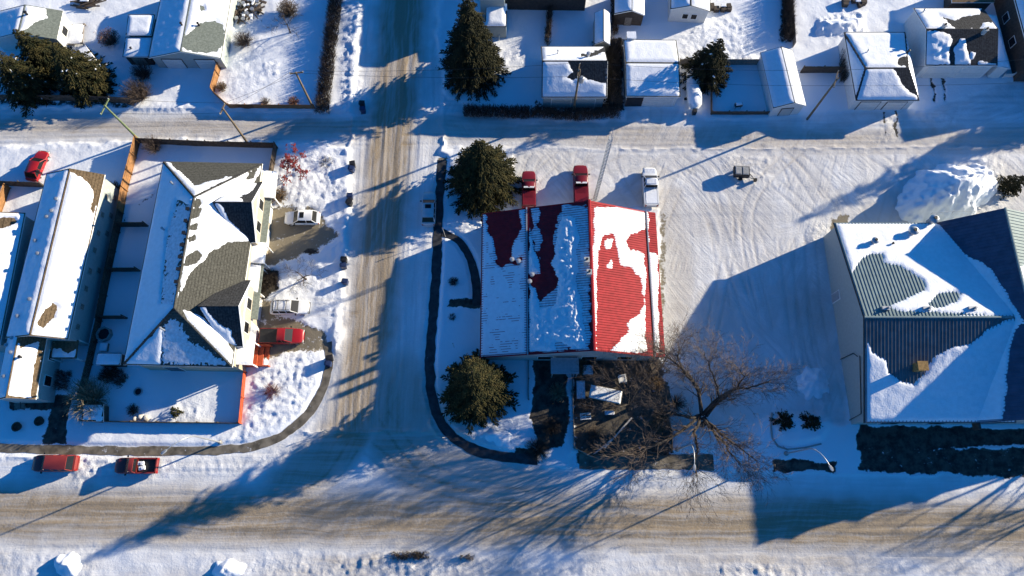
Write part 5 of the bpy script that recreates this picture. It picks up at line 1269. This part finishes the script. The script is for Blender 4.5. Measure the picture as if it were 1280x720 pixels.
    mb = MB(); mb.box((0, 0, .74), (4.0, 1.7, .08)); mb.build('tabletop', M['deck'], r, local=True)
    for x in (-1.7, 1.7):
        for y in (-.65, .65): mb = MB(); mb.box((x, y, .35), (.1, .1, .72)); mb.build('leg', M['deck'], r, local=True)
    mb = MB(); mb.box((0, 0, .9), (3.9, 1.6, .26), taper=.9); mb.build('snow_cover', M['snow'], r, local=True, smooth=20)
    p = P(778, 474, .5); r = thing('garden_chair', 'white garden chair above the snow covered table', 'chair', (p.x, p.y, 0), R(10))
    mb = MB(); mb.box((0, 0, .45), (.9, .8, .08)); mb.box((0, 0, .55), (.8, .7, .14), taper=.85); mb.build('seat', M['white'], r, local=True); mb = MB(); mb.box((0, .42, .85), (.9, .08, .8)); mb.build('backrest', M['white'], r, local=True)
    for s in (-1, 1):
        mb = MB(); mb.box((s*.45, 0, .65), (.1, .8, .06)); mb.build('armrest', M['white'], r, local=True)
        for y in (-.36, .36): mb = MB(); mb.box((s*.42, y, .22), (.07, .07, .45)); mb.build('leg', M['white'], r, local=True)
    p = P(732, 521, .4); r = thing('garden_bench', 'small white slatted bench at the left of the cluttered garden', 'bench', (p.x, p.y, 0), R(5))
    mb = MB()
    for y in (-.25, 0, .25): mb.box((0, y, .45), (1.3, .14, .06))
    mb.build('seat', M['white'], r, local=True); mb = MB(); mb.box((0, .38, .75), (1.3, .06, .14)); mb.box((0, .38, .58), (1.3, .06, .1)); mb.build('backrest', M['white'], r, local=True)
    for s in (-.6, 0, .6): mb = MB(); mb.box((s, 0, .22), (.08, .7, .45)); mb.build('leg', M['white'], r, local=True)
    for i, (u, v, w, d, h, lab) in enumerate(((735, 462, 1.3, 1.2, .7, 'square snow topped box near the red building door'), (726, 487, 1.1, 2.3, .5, 'long snow topped box at the left of the garden table'), (762, 516, 1.2, .5, .4, 'narrow plank box below the snow covered table'))):
        p = P(u, v, h); mb = MB(); mb.box((p.x, p.y, h/2), (w, d, h)); mb.box((p.x, p.y, h+.06), (w*.97, d*.97, .14), taper=.9, mi=1)
        tag(mb.build('storage_box', [M['deck'], M['thin_snow']]), lab, 'box')
    for i, (a, b) in enumerate((((742, 568), (770, 545)), ((756, 560), (790, 522)))):
        a, b = P(*a, .15), P(*b, .3); mb = MB(); d = (b-a).normalized(); s = Vector((-d.y, d.x, 0))*.09
        mb.add([a-s, a+s, b+s, b-s, a-s-Vector((0, 0, .1)), a+s-Vector((0, 0, .1)), b+s-Vector((0, 0, .1)), b-s-Vector((0, 0, .1))], [(3, 2, 1, 0), (4, 5, 6, 7), (0, 1, 5, 4), (1, 2, 6, 5), (2, 3, 7, 6), (3, 0, 4, 7)])
        tag(mb.build('plank', M['stone']), ('left' if i == 0 else 'right')+' of two frosted planks leaning in the lower garden', 'plank', 'planks in the garden')
    # yard stuff top left
    p = P(110, 3, .5); r = thing('wood_pile', 'dark pile of brown boards at the top edge left of the garage', 'wood pile', (p.x, p.y, 0)); mb = MB()
    for i in range(26): mb.box((random.uniform(-1.6, 1.6), random.uniform(-.8, .8), .15+.025*i), (random.uniform(1.5, 3), .2, .08), random.uniform(-.4, .4))
    mb.build('boards', M['wood_d'], r, local=True); mb = MB(); mb.box((-.4, .2, .86), (1.3, .6, .1), taper=.8); mb.build('snow_patch', M['snow'], r, local=True)
    p = P(309, 12, .5); r = thing('junk_pile', 'cluttered dark heap of planks and pots right of the two door garage', 'junk pile', (p.x, p.y, 0)); mb = MB()
    for i in range(40): mb.box((random.uniform(-1.9, 1.9), random.uniform(-2, 2), random.uniform(.1, .7)), (random.uniform(.5, 2.2), random.uniform(.1, .4), .12), random.uniform(0, 3))
    mb.build('planks', M['wood_d'], r, local=True); mb = MB()
    for i in range(7): mb.lathe((random.uniform(-1.5, 1.5), random.uniform(-1.8, 1.8), .4), [(.2, 0), (.32, .4), (.22, .42)], 9)
    mb.build('pots', M['steel'], r, local=True); mb = MB()
    for i in range(9): mb.box((random.uniform(-1.8, 1.8), random.uniform(-1.9, 1.9), .8), (random.uniform(.3, .8), random.uniform(.2, .5), .1), random.uniform(0, 3), taper=.8)
    mb.build('snow_patch', M['snow'], r, local=True)
    for i, (u, v, lab) in enumerate(((900, 9, 'dark covered barbecue cluster right of the house with two windows'), (1068, 3, 'dark brown stack touching the top edge above the mounded snow'))):
        p = P(u, v, .5); r = thing('yard_stack', lab, 'stack', (p.x, p.y, 0)); mb = MB()
        for k in range(9): mb.box((random.uniform(-1.5, 1.5), random.uniform(-.4, .4), .4), (random.uniform(.4, .9), .7, random.uniform(.5, .95)), random.uniform(-.2, .2))
        mb.build('crates', M['darkwall'], r, local=True); mb = MB(); mb.box((.4, 0, .95), (.8, .5, .12), taper=.8); mb.build('snow_cap', M['snow'], r, local=True)
    # big ploughed heap in the lot
    pile('big ploughed snow heap beside the hall, one side in deep shade', [(1118, 262), (1126, 236), (1150, 212), (1185, 205), (1225, 208), (1246, 228), (1238, 250), (1215, 272), (1170, 282), (1130, 280)], 4.2, 101)
    pile('rounded snow mound in the yard behind the hip roofed garage', [(1020, 44), (1020, 26), (1050, 22), (1078, 20), (1082, 36), (1060, 48)], 1.1, 102)
    pile('bright lump of ploughed snow at the lower left corner of the wide street', [(68, 712), (74, 696), (92, 690), (100, 704), (96, 720), (78, 724)], 1.0, 103)
    pile('small sharp snow lump at the bottom edge right of the corner lump', [(260, 716), (270, 700), (290, 698), (310, 706), (300, 722), (272, 726)], .9, 104)
    pile('low rough snow heap beside the west wall of the hall', [(1000, 480), (1008, 458), (1026, 460), (1034, 480), (1028, 498), (1008, 498)], .6, 105)
    pile('bright jagged snow heap at the corner below the lower street spruce', [(600, 545), (612, 528), (632, 530), (644, 546), (632, 560), (610, 560)], .8, 106)
def pile(label, px, h, seed):
    q = [tuple(P(*a).xy) for a in px]; x0 = min(a[0] for a in q); x1 = max(a[0] for a in q); y0 = min(a[1] for a in q); y1 = max(a[1] for a in q); s = .2
    X, Y = np.meshgrid(np.arange(x0-1, x1+1, s), np.arange(y0-1, y1+1, s))
    d = sdpoly(X+(fbm(X*.8, Y*.8, 3, seed)-.5)*1.6, Y+(fbm(X*.8, Y*.8, 3, seed+5)-.5)*1.6, q)
    mx = max(d.max(), .5); k = np.clip(d/mx, -.2, 1)
    rid = 1-np.abs(2*fbm(X*.7, Y*.7, 4, seed+9)-1)
    Z = h*np.where(k > 0, np.power(np.maximum(k, 1e-6), .8), k)*(.72+.36*rid)+.25*np.clip(k*4, 0, 1)*(fbm(X*2.2, Y*2.2, 3, seed+2)-.5)
    ny_, nx_ = X.shape; idx = np.arange(nx_*ny_).reshape(ny_, nx_)
    qd = np.stack([idx[:-1, :-1], idx[:-1, 1:], idx[1:, 1:], idx[1:, :-1]], -1)[(d[:-1, :-1] > -.5) & (d[1:, 1:] > -.5)]
    used, inv = np.unique(qd, return_inverse=True); inv = inv.reshape(-1, 4)
    mb = MB(); mb.v = [tuple(a) for a in np.stack([X, Y, Z+.06], -1).reshape(-1, 3)[used]]; mb.f = [tuple(int(i) for i in f) for f in inv]; mb.m = [0]*len(mb.f)
    tag(mb.build('snow_pile', M['snow'], smooth=180), label, 'snow pile', 'heaps of ploughed snow')
# ------------------------------------------------------------------ vegetation
def rv(a): return random.uniform(-a, a)
def conifer(label, loc, h, r, m='needle', group='spruces', seed=0, dens=1.0, snowbits=0, name='spruce_tree', irr=.38):
    random.seed(900+seed); root = thing(name, label, 'spruce', (loc.x, loc.y, 0), 0, group)
    mb = MB(); mb.tube([(0, 0, -.2), (rv(.05), rv(.05), h*.5), (0, 0, h*.97)], [.05+.02*h, .03+.01*h, .02], 8); mb.build('trunk', M['bark'], root, local=True)
    f = MB(); sn = MB(); wood = MB(); n_lev = int(h*2.7)
    for i in range(n_lev):
        t = (i+.5)/n_lev; z = h*(.06+.93*t)
        R_ = r*(1-t)**.82*(1+.12*math.sin(i*1.7))+.12
        nb = max(5, int(R_*3.3*dens)+4)
        for k in range(nb):
            a = 2*math.pi*(k+random.random()*.8)/nb+i*.9
            L = R_*(random.uniform(.55, .9) if random.random() < .45 else random.uniform(.9, 1+irr*.5))
            zz = z+rv(h*.02); da = Vector((math.cos(a), math.sin(a), 0)); sd_ = Vector((-da.y, da.x, 0))
            droop = .28*L+.1
            def at(s): return da*(L*s)+Vector((0, 0, zz-droop*s*s+.16*L*max(0, s-.75)))
            wood.tube([at(.05), at(.5), at(.9)], [.03, .022, .01], 3, cap=False)
            ns = max(3, int(L*6.2))
            for j in range(ns):
                s = (j+.7)/ns; s = .12+.9*s
                p = at(s)+Vector((rv(.05), rv(.05), rv(.06)))
                wl = (.24+.21*L*(1-s*.75))*random.uniform(.6, 1.4)
                for q in (-1, 1):
                    d = (da*.75+sd_*q*random.uniform(.25, .95)+Vector((0, 0, random.uniform(-.6, .1)))).normalized()
                    side = d.cross(Vector((rv(.5), rv(.5), 1))).normalized()*(.055+.05*random.random()+.03*wl)
                    up = Vector((0, 0, .05+.04*random.random()))
                    e = p+d*wl
                    f.add([p, p+d*wl*.45+side+up*.4, e, p+d*wl*.45-side+up*.4, p+d*wl*.5+up*1.6], [(0, 1, 4), (1, 2, 4), (2, 3, 4), (3, 0, 4)])
                if snowbits and random.random() < snowbits:
                    c = p+Vector((0, 0, .1)); sn.box(c, (random.uniform(.12, .4), random.uniform(.1, .25), .08), a+rv(.6), taper=.6)
    wood.build('branches', M['bark'], root, local=True)
    f.build('crown', M[m], root, local=True)
    if snowbits: sn.build('crown_snow', M['snow'], root, local=True)['kind'] = 'stuff'
    return root
def grow(mb, p, d, L, rad, depth, spread=.55, up=.12, nseg=3, kids=3, shrink=.68, ends=None, wig=.16):
    pts = [Vector(p)]; d = Vector(d).normalized(); rad = max(rad, .013); rs = [rad]
    for i in range(nseg):
        d = (d+Vector((rv(wig), rv(wig), rv(wig)+up*.35))).normalized(); pts.append(pts[-1]+d*(L/nseg)); rs.append(max(.009, rad*(1-.5*(i+1)/nseg)))
    mb.tube(pts, rs, 6 if rad > .12 else (4 if rad > .03 else 3), cap=False)
    if depth <= 0:
        if ends is not None: ends.append(pts[-1])
        return
    for k in range(kids):
        i = random.choice(range(1, nseg+1)) if k else nseg
        t = i/nseg; s = d.cross(Vector((rv(1), rv(1), rv(1)))).normalized()
        nd = (d+s*random.uniform(spread*.6, spread*1.5)+Vector((0, 0, up))).normalized()
        grow(mb, pts[i], nd, L*shrink*random.uniform(.75, 1.2), rs[i]*random.uniform(.5, .72), depth-1, spread, up, max(2, nseg-(depth < 3)), kids, shrink, ends, wig)
def bare_tree(label, loc, h, depth=5, m='bark', tm='twig', group='leafless trees', limbs=None, seed=0, kids=3, spread=.55, berries=None, trunk_r=None, name='bare_tree', stems=1, up=.12, shrink=.68, first=.36):
    random.seed(300+seed); root = thing(name, label, 'tree', (loc.x, loc.y, loc.z), 0, group)
    tr = trunk_r or .03*h; ends = []; tw = MB(); tk = MB()
    if limbs:
        tk.tube([(0, 0, -.2), (rv(.1), rv(.1), limbs[0][0].z*.6), (0, 0, limbs[0][0].z+.2)], [tr*1.25, tr, tr*.8], 9)
        for pts in limbs:
            n = len(pts); rs = [tr*.62*(1-.75*i/(n-1)) for i in range(n)]
            fine = []
            for a, b in zip(pts[:-1], pts[1:]):
                for q in range(3): fine.append(a.lerp(b, q/3)+Vector((rv(.09), rv(.09), rv(.09))))
            fine.append(pts[-1]); rr = [np.interp(i/(len(fine)-1), [j/(n-1) for j in range(n)], rs) for i in range(len(fine))]
            tk.tube(fine, [float(x) for x in rr], 7)
            for i in range(2, len(fine)):
                for rep in range(2 if i < len(fine)-4 else 5):
                    d = (fine[i]-fine[i-1]).normalized(); s = d.cross(Vector((rv(1), rv(1), rv(1)))).normalized()
                    grow(tw, fine[i], d+s*random.uniform(.3, 1.2)+Vector((0, 0, .1)), random.uniform(1.3, 2.6), max(.022, float(rr[i])*.36), depth-2, .65, .05, 3, kids, .66, ends)
    else:
        for k in range(stems):
            d = Vector((rv(.25), rv(.25), 1)) if stems == 1 else Vector((rv(.9), rv(.9), 1))
            t2 = MB(); L = h*first
            pts = [Vector((rv(.05)*stems, rv(.05)*stems, -.1))]; dd = d.normalized()
            for i in range(3): dd = (dd+Vector((rv(.1), rv(.1), .05))).normalized(); pts.append(pts[-1]+dd*L/3)
            tk.tube(pts, [tr, tr*.9, tr*.8, tr*.7], 7, cap=False)
            for q in range(kids+1):
                a = 2*math.pi*(q+random.random()*.6)/(kids+1)
                nd = (dd*.8+Vector((math.cos(a), math.sin(a), .1))*random.uniform(.5, 1.1)*spread*1.6).normalized()
                grow(tw, pts[-1 if q < 3 else 2], nd, L*.9*random.uniform(.8, 1.15), tr*.55, depth-1, spread, up, 3, kids, shrink, ends)
    tk.build('trunk', M[m], root, local=True, smooth=60)
    tw.build('branches', M[tm], root, local=True)
    if berries:
        b = MB()
        for e in ends:
            for _ in range(3):
                c = e+Vector((rv(.1), rv(.1), rv(.1))); b.box(c, (.1, .1, .07), rv(3))
        b.build('berries', M[berries], root, local=True)['kind'] = 'stuff'
    return root
def shrub(label, loc, r, h, m='twig', n=260, group='leafless shrubs', leaf=None, seed=0, name='bare_shrub', upright=.6, cat='shrub', thick=.012):
    random.seed(600+seed); root = thing(name, label, cat, (loc.x, loc.y, loc.z), 0, group); mb = MB(); lf = MB()
    for i in range(n):
        a = random.random()*6.283; q = random.random()**.5; d = Vector((math.cos(a)*q*r, math.sin(a)*q*r, h*random.uniform(.55, 1.05)*(1-.45*q*q)))
        b = Vector((math.cos(a)*r*.18*q, math.sin(a)*r*.18*q, 0)); mid = b.lerp(d, .5)+Vector((rv(.12), rv(.12), .08))
        mb.tube([b, mid, d], [thick*1.7, thick*1.3, thick*.7], 3, cap=False)
        for _ in range(2):
            e = mid.lerp(d, random.random()); t = e+Vector((rv(.28), rv(.28), random.uniform(0, .25)))*r*.7; mb.tube([e, t], [thick, thick*.6], 3, cap=False)
            if leaf and random.random() < .75: lf.box(t, (.1, .08, .03), rv(3), taper=.7)
    mb.build('stems', M[m], root, local=True)
    if leaf: lf.build('leaves', M[leaf], root, local=True)
    return root
def hedge(label, pts, w, h, m='twig_d', n=90, group='clipped hedges', seed=0, ragged=.25, m2='twig'):
    random.seed(700+seed); q = [P(*a) for a in pts]; root = thing('hedge', label, 'hedge', tuple(q[0]), 0, group); mb = MB(); m3 = MB(); o = q[0]
    for a, b in zip(q[:-1], q[1:]):
        L = (b-a).length; d = (b-a)/L; s = Vector((-d.y, d.x, 0))
        for i in range(int(L*n)):
            c = a+d*random.uniform(-.2, L+.2)-o; off = rv(w/2); hh = h*random.uniform(.55, 1.0+ragged)*(1-.35*(2*off/w)**4)
            z0 = random.uniform(0, hh*.45); p0 = c+s*off*.8+Vector((0, 0, z0)); p1 = c+s*off+Vector((rv(.22), rv(.22), hh))
            t = mb if random.random() < .72 else m3
            t.tube([p0, p0.lerp(p1, .55)+Vector((rv(.1), rv(.1), 0)), p1], [.028, .02, .008], 3, cap=False)
            e = p0.lerp(p1, random.uniform(.4, .9)); t.tube([e, e+Vector((rv(.3), rv(.3), rv(.2)))], [.018, .007], 3, cap=False)
    mb.build('stems', M[m], root, local=True); m3.build('twigs', M[m2], root, local=True)
    return root
def vegetation():
    # spruces
    conifer('large dark spruce at the alley fence with its top beside the snowy trailer', P(113, 106), 9.0, 4.1, 'needle', seed=1, snowbits=.012)
    conifer('spruce between the large alley spruce and the left edge of the photo', P(44, 113), 8.6, 3.9, 'needle', seed=2, snowbits=.02)
    conifer('olive lit spruce in front of the small green roofed house', P(66, 84), 8.2, 3.4, 'needle', seed=3)
    conifer('tall street spruce reaching past the top edge of the photo', P(592, 92), 16.5, 4.2, 'needle_d', seed=4)
    conifer('round spruce between the parked silver car and the red pickup', P(605, 232), 12.0, 4.9, 'needle', seed=5)
    conifer('round spruce alone on the corner lawn by the curved sidewalk', P(597, 490), 13.2, 4.3, 'needle', seed=6, dens=1.25)
    conifer('dark spruce over the fence above the snow covered boat', P(880, 97), 8.6, 3.5, 'needle_d', seed=7, snowbits=.03)
    conifer('small dark spruce at the right edge above the hall', P(1258, 236), 3.6, 1.7, 'needle_d', seed=8)
    conifer('little green juniper lit by the sun in the townhouse yard', P(221, 516), 1.3, .95, 'needle', group='low evergreen shrubs', seed=9, name='juniper_shrub')
    conifer('left of the two round shrubs in the planter', P(979, 528), 1.7, 1.6, 'needle_d', group='low evergreen shrubs', seed=10, name='juniper_shrub', dens=1.6)
    conifer('right of the two round shrubs in the planter', P(1012, 528), 1.7, 1.6, 'needle_d', group='low evergreen shrubs', seed=11, name='juniper_shrub', dens=1.6)
    # trees just outside the frame whose shadows fall into it
    o = P(1180, 150)
    for i, (x, y, h, r) in enumerate(((83, 56.5, 13, 3.6), (88, 60, 10, 3.2), (2.0, 84, 12, 3.6), (-3.5, 90, 13, 3.8), (14, 80, 9, 3.2), (30, 86, 10, 3.3))):
        conifer('tall spruce standing outside the photo edge', Vector((x, y, 0)), h, r, 'needle_d', group='spruces beyond the frame', seed=20+i, dens=.8)
    for i, (x, y, h) in enumerate(((76, 12.5, 13), (82, 9.5, 12), (1, 78, 11), (8, 81, 12), (-6, 80, 10))):
        bare_tree('big leafless tree standing outside the right edge' if i < 2 else 'leafless tree standing beyond the top edge', Vector((x, y, 0)), h, 5, group='leafless trees beyond the frame', seed=60+i, kids=3, spread=.5)
    # big tree by the lot: limbs follow the photograph
    b = P(878, 531)
    def LP(*a): return [P(u, v, z)-b for u, v, z in a]
    limbs = [LP((877, 517, 1.5), (874, 488, 3.5), (862, 470, 5), (853, 462, 6), (836, 446, 7.5), (822, 434, 8.5)), LP((877, 517, 1.5), (873, 488, 4), (852, 460, 6.2), (848, 446, 7.5), (849, 437, 8.5)),
             LP((879, 518, 1.5), (886, 508, 2.8), (899, 496, 4), (895, 478, 5.5), (888, 462, 7), (884, 450, 8)), LP((879, 518, 1.5), (900, 496, 3.6), (921, 486, 5), (940, 484, 6), (957, 478, 7)),
             LP((882, 520, 1.5), (900, 500, 3.2), (922, 485, 5), (930, 470, 6.4), (925, 462, 7.4)), LP((876, 520, 1.2), (862, 522, 2.3), (842, 517, 3.5), (832, 511, 4.5), (815, 500, 5.5)),
             LP((878, 522, 1.4), (890, 536, 2.2), (896, 545, 3), (908, 556, 4), (912, 566, 5), (926, 580, 6)), LP((879, 522, 1.4), (896, 538, 2.4), (908, 548, 3.4), (922, 558, 4.6), (944, 574, 6)),
             LP((876, 522, 1.4), (868, 540, 2.4), (872, 560, 3.5), (868, 580, 5), (872, 600, 6)), LP((875, 520, 1.2), (852, 540, 2.5), (830, 552, 4), (808, 562, 5), (790, 575, 6))]
    bare_tree('big spreading leafless tree between the cluttered garden and the lot', b, 9, 5, 'bark', 'twig', limbs=limbs, seed=1, trunk_r=.34, kids=3)
    b2 = P(786, 512)
    def LQ(*a): return [P(u, v, z)-b2 for u, v, z in a]
    bare_tree('leafless garden tree standing over the snow covered table', b2, 7, 4, 'bark', 'twig', limbs=[LQ((785, 505, 1), (782, 490, 2.5), (768, 480, 3.5), (754, 470, 4.5)), LQ((785, 505, 1), (786, 486, 3), (786, 462, 5)), LQ((786, 505, 1), (797, 486, 2.6), (810, 470, 4.2), (822, 456, 5.4)), LQ((785, 506, 1), (770, 510, 2.4), (746, 512, 3.8))], seed=2, trunk_r=.22)
    bare_tree('leafless garden tree by the front fence, its twigs over the street', P(806, 566), 8, 4, 'bark', 'twig', seed=3, kids=3, trunk_r=.2, spread=.6)
    bare_tree('slim leafless tree at the lower middle of the cluttered garden', P(772, 556), 6.5, 4, 'bark', 'twig', seed=4, kids=3, trunk_r=.15)
    bare_tree('leafless tree touching the right end of the red building', P(822, 470), 7.5, 4, 'bark', 'twig', seed=5, kids=3, trunk_r=.18, spread=.5)
    # small yard trees
    bare_tree('young tree full of dried red berries on the sunny corner', P(379, 215), 3.4, 5, 'bark', 'twig', seed=6, berries='berry', trunk_r=.07, spread=.75, shrink=.74)
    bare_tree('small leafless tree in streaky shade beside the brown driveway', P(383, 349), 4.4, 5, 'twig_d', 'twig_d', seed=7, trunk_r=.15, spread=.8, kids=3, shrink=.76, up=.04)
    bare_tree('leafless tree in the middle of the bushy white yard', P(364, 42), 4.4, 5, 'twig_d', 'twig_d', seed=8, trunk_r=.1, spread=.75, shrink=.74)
    bare_tree('crooked pruned black tree stump at the foot of the tall street spruce', P(632, 104), 3.2, 2, 'twig_d', 'twig_d', seed=9, trunk_r=.16, kids=2, spread=.7, shrink=.8)
    shrub('pale tan fountain shaped bush left of the townhouse yard', P(118, 500), 3.0, 3.6, 'twig_y', 420, seed=1, thick=.018)
    shrub('tan bush at the corner of the alley fence and the orange fence', P(195, 187), 1.6, 2.6, 'twig', 220, seed=2)
    shrub('rusty leaved bush in the shaded yard left of the sheds', P(141, 54), 1.7, 2.6, 'twig', 240, leaf='leaf_r', seed=3)
    shrub('large brown bush at the alley corner below the lower shed', P(177, 122), 2.4, 3.2, 'twig', 520, seed=4)
    shrub('brown bush right behind the large alley corner bush', P(182, 96), 1.8, 2.6, 'twig_d', 300, seed=5)
    shrub('tan bush right of the round bare patch garage', P(307, 55), 1.7, 2.2, 'twig', 260, seed=6)
    shrub('rounded brown bush at the top of the white yard', P(362, 18), 1.8, 2.4, 'twig', 340, leaf='leaf_b', seed=7)
    shrub('small red leaved bush at the yard fence near the hedge', P(368, 130), .9, 1.3, 'twig', 120, leaf='leaf_r', seed=8)
    shrub('small grey bush at the yard fence left of the red leaved bush', P(333, 130), .9, 1.2, 'twig', 110, seed=9)
    shrub('bush against the orange fence beside the garage drive', P(279, 112), .9, 1.4, 'twig', 120, leaf='leaf_b', seed=10)
    shrub('brown leafy shrub at the townhouse front above the white car', P(351, 247), 1.3, 1.5, 'twig', 200, leaf='leaf_b', seed=11)
    shrub('dark red twiggy bush on the corner snowbank below the front steps', P(341, 490), 1.3, 1.3, 'redtwig', 150, seed=12)
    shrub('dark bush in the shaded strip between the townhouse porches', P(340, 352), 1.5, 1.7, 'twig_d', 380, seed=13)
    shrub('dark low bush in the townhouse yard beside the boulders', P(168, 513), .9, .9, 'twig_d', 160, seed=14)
    shrub('thin grey shrub in the snow between the bins and the berry tree', P(409, 204), 1.2, 1.0, 'twig_d', 50, seed=15)
    shrub('tan grass clump in the dark driveway strip below the red building', P(697, 492), 1.4, 1.7, 'twig_y', 150, seed=16)
    shrub('bush left of the square box by the red building', P(724, 458), 1.2, 1.5, 'twig', 180, leaf='leaf_b', seed=17)
    shrub('bush right of the square box by the red building', P(747, 462), 1.1, 1.6, 'twig', 170, leaf='leaf_r', seed=18)
    shrub('brown bush below the garden table', P(733, 508), 1.3, 1.2, 'twig', 220, seed=19)
    shrub('dense brown bush beside the ragged garden fence, upper one', P(815, 480), 1.4, 2.0, 'twig', 180, leaf='leaf_b', seed=20)
    shrub('dense brown bush beside the ragged garden fence, lower one', P(822, 530), 1.5, 2.0, 'twig', 200, leaf='leaf_b', seed=21)
    shrub('brown bush in the lower left of the cluttered garden', P(742, 545), 1.5, 1.3, 'twig', 260, seed=22)
    shrub('dark bush at the left end of the street front below the dark driveway', P(672, 562), 1.7, 1.2, 'twig_d', 330, seed=23)
    shrub('dark bush at the lower end of the dark driveway', P(690, 535), 1.5, 1.4, 'twig_d', 300, seed=24)
    shrub('small round bush on the lawn inside the curved path', P(567, 353), .75, .8, 'twig_d', 150, seed=25)
    shrub('small flat bush on the lawn below the side path', P(565, 397), .6, .5, 'twig_d', 60, seed=26)
    shrub('brown bush at the lot edge beside the big tree', P(845, 505), 1.3, 1.5, 'twig', 200, seed=27)
    shrub('dark shrub behind the orange front of the row house end', P(146, 236), 1.0, 1.2, 'twig_d', 150, leaf='leaf_b', seed=28)
    hedge('long dark hedge running up the yard edge beside the top street', [(424, -22), (415, 50), (404, 142)], 2.2, 1.7, n=150, seed=1)
    hedge('dark clipped hedge on the alley corner beside the street', [(582, 141), (660, 143)], 2.0, 1.2, n=190, seed=2)
    hedge('ragged brown hedge along the front of the melted roof garage', [(664, 143), (720, 147), (772, 143)], 1.7, 1.2, n=120, seed=3, ragged=.5)
    hedge('overgrown brown thicket between the two large garages', [(768, 134), (764, 92), (766, 60)], 2.2, 2.2, n=170, seed=4, ragged=.5, m2='twig')
    hedge('dark overgrown hedge at the top between two back yards', [(982, -12), (984, 50)], 1.6, 1.8, n=120, seed=5, ragged=.4)
    hedge('thin overgrown growth along the fence behind the melted roof garage', [(688, 2), (684, 56)], .9, 1.4, n=60, seed=6, ragged=.4)
    hedge('brown growth along the tall narrow shed', [(768, 44), (766, 4)], .9, 1.6, n=70, seed=7, ragged=.5)
    hedge('vine tangle hanging by the corner of the hip roofed garage', [(1051, 104), (1051, 70)], .8, 1.8, n=60, seed=8, ragged=.4)
    hedge('dark weeds along the bottom edge snowbank', [(492, 694), (534, 694)], .9, .5, n=70, seed=9, ragged=.6)
    hedge('small dark weed tuft on the verge right of the longer weeds', [(578, 696), (590, 697)], .5, .5, n=60, seed=19, ragged=.6)
    hedge('dark brush below the row house corner', [(84, 466), (80, 486)], 2.0, 1.2, n=120, seed=10, ragged=.4)
    hedge('dark evergreen border under the south wall of the townhouse', [(132, 476), (140, 464), (156, 478)], 1.8, 1.2, n=160, seed=11)
# ------------------------------------------------------------------ assemble
make_ground()
ribbon('sidewalk', WA, 1.25, M['asphalt'], 'dark wet sidewalk curving round the corner lawn')
ribbon('sidewalk', WB, 1.1, M['asphalt'], 'dark curved garden path to the red building')
ribbon('sidewalk', WC, 1.9, M['walk'], 'brown bare sidewalk strip below the cluttered garden')
ribbon('sidewalk', WD, 1.1, M['walk'], 'bare sidewalk curving round the townhouse corner')
bld_fourplex(); bld_row(); bld_red(); bld_green(); small_buildings(); fences()
vehicles(); bins(); poles(); street_things(); vegetation()
# ------------------------------------------------------------------ light, sky, camera
sc = bpy.context.scene
w = bpy.data.worlds.new('World'); sc.world = w; w.use_nodes = True
nt = w.node_tree; bg = nt.nodes['Background']
sky = nt.nodes.new('ShaderNodeTexSky'); sky.sky_type = 'NISHITA'; sky.sun_disc = False
sky.sun_elevation = SUN_EL; sky.sun_rotation = R(90)-SUN_AZ
sky.air_density = 1.0; sky.dust_density = .3; sky.ozone_density = 6.0
tint = nt.nodes.new('ShaderNodeMix'); tint.data_type = 'RGBA'; tint.blend_type = 'MULTIPLY'; tint.inputs[0].default_value = 1     # deep winter blue
nt.links.new(sky.outputs['Color'], tint.inputs[6]); tint.inputs[7].default_value = (.24, 1.24, 1.80, 1)
nt.links.new(tint.outputs[2], bg.inputs['Color']); bg.inputs['Strength'].default_value = .05
sl = bpy.data.lights.new('sun', 'SUN'); sl.energy = 5.0; sl.angle = R(.55); sl.color = (1, .88, .67)
so = bpy.data.objects.new('sun', sl); C.objects.link(so); so.location = (60, 30, 60)
dv = Vector((math.cos(SUN_EL)*math.cos(SUN_AZ), math.cos(SUN_EL)*math.sin(SUN_AZ), math.sin(SUN_EL)))
so.rotation_euler = dv.to_track_quat('Z', 'Y').to_euler()
cam = bpy.data.cameras.new('camera'); cam.sensor_width = 36; cam.lens = 36*FOC/1280; cam.clip_end = 6000; cam.clip_start = .5
co = bpy.data.objects.new('camera', cam); C.objects.link(co); co.location = (0, 0, CH); co.rotation_euler = (TILT, 0, 0); sc.camera = co
sc.view_settings.view_transform = 'Standard'; sc.view_settings.look = 'None'; sc.view_settings.gamma = 1; sc.view_settings.use_curve_mapping = False
sc.view_settings.exposure = 1.15
sc.render.resolution_x, sc.render.resolution_y = 1024, 576
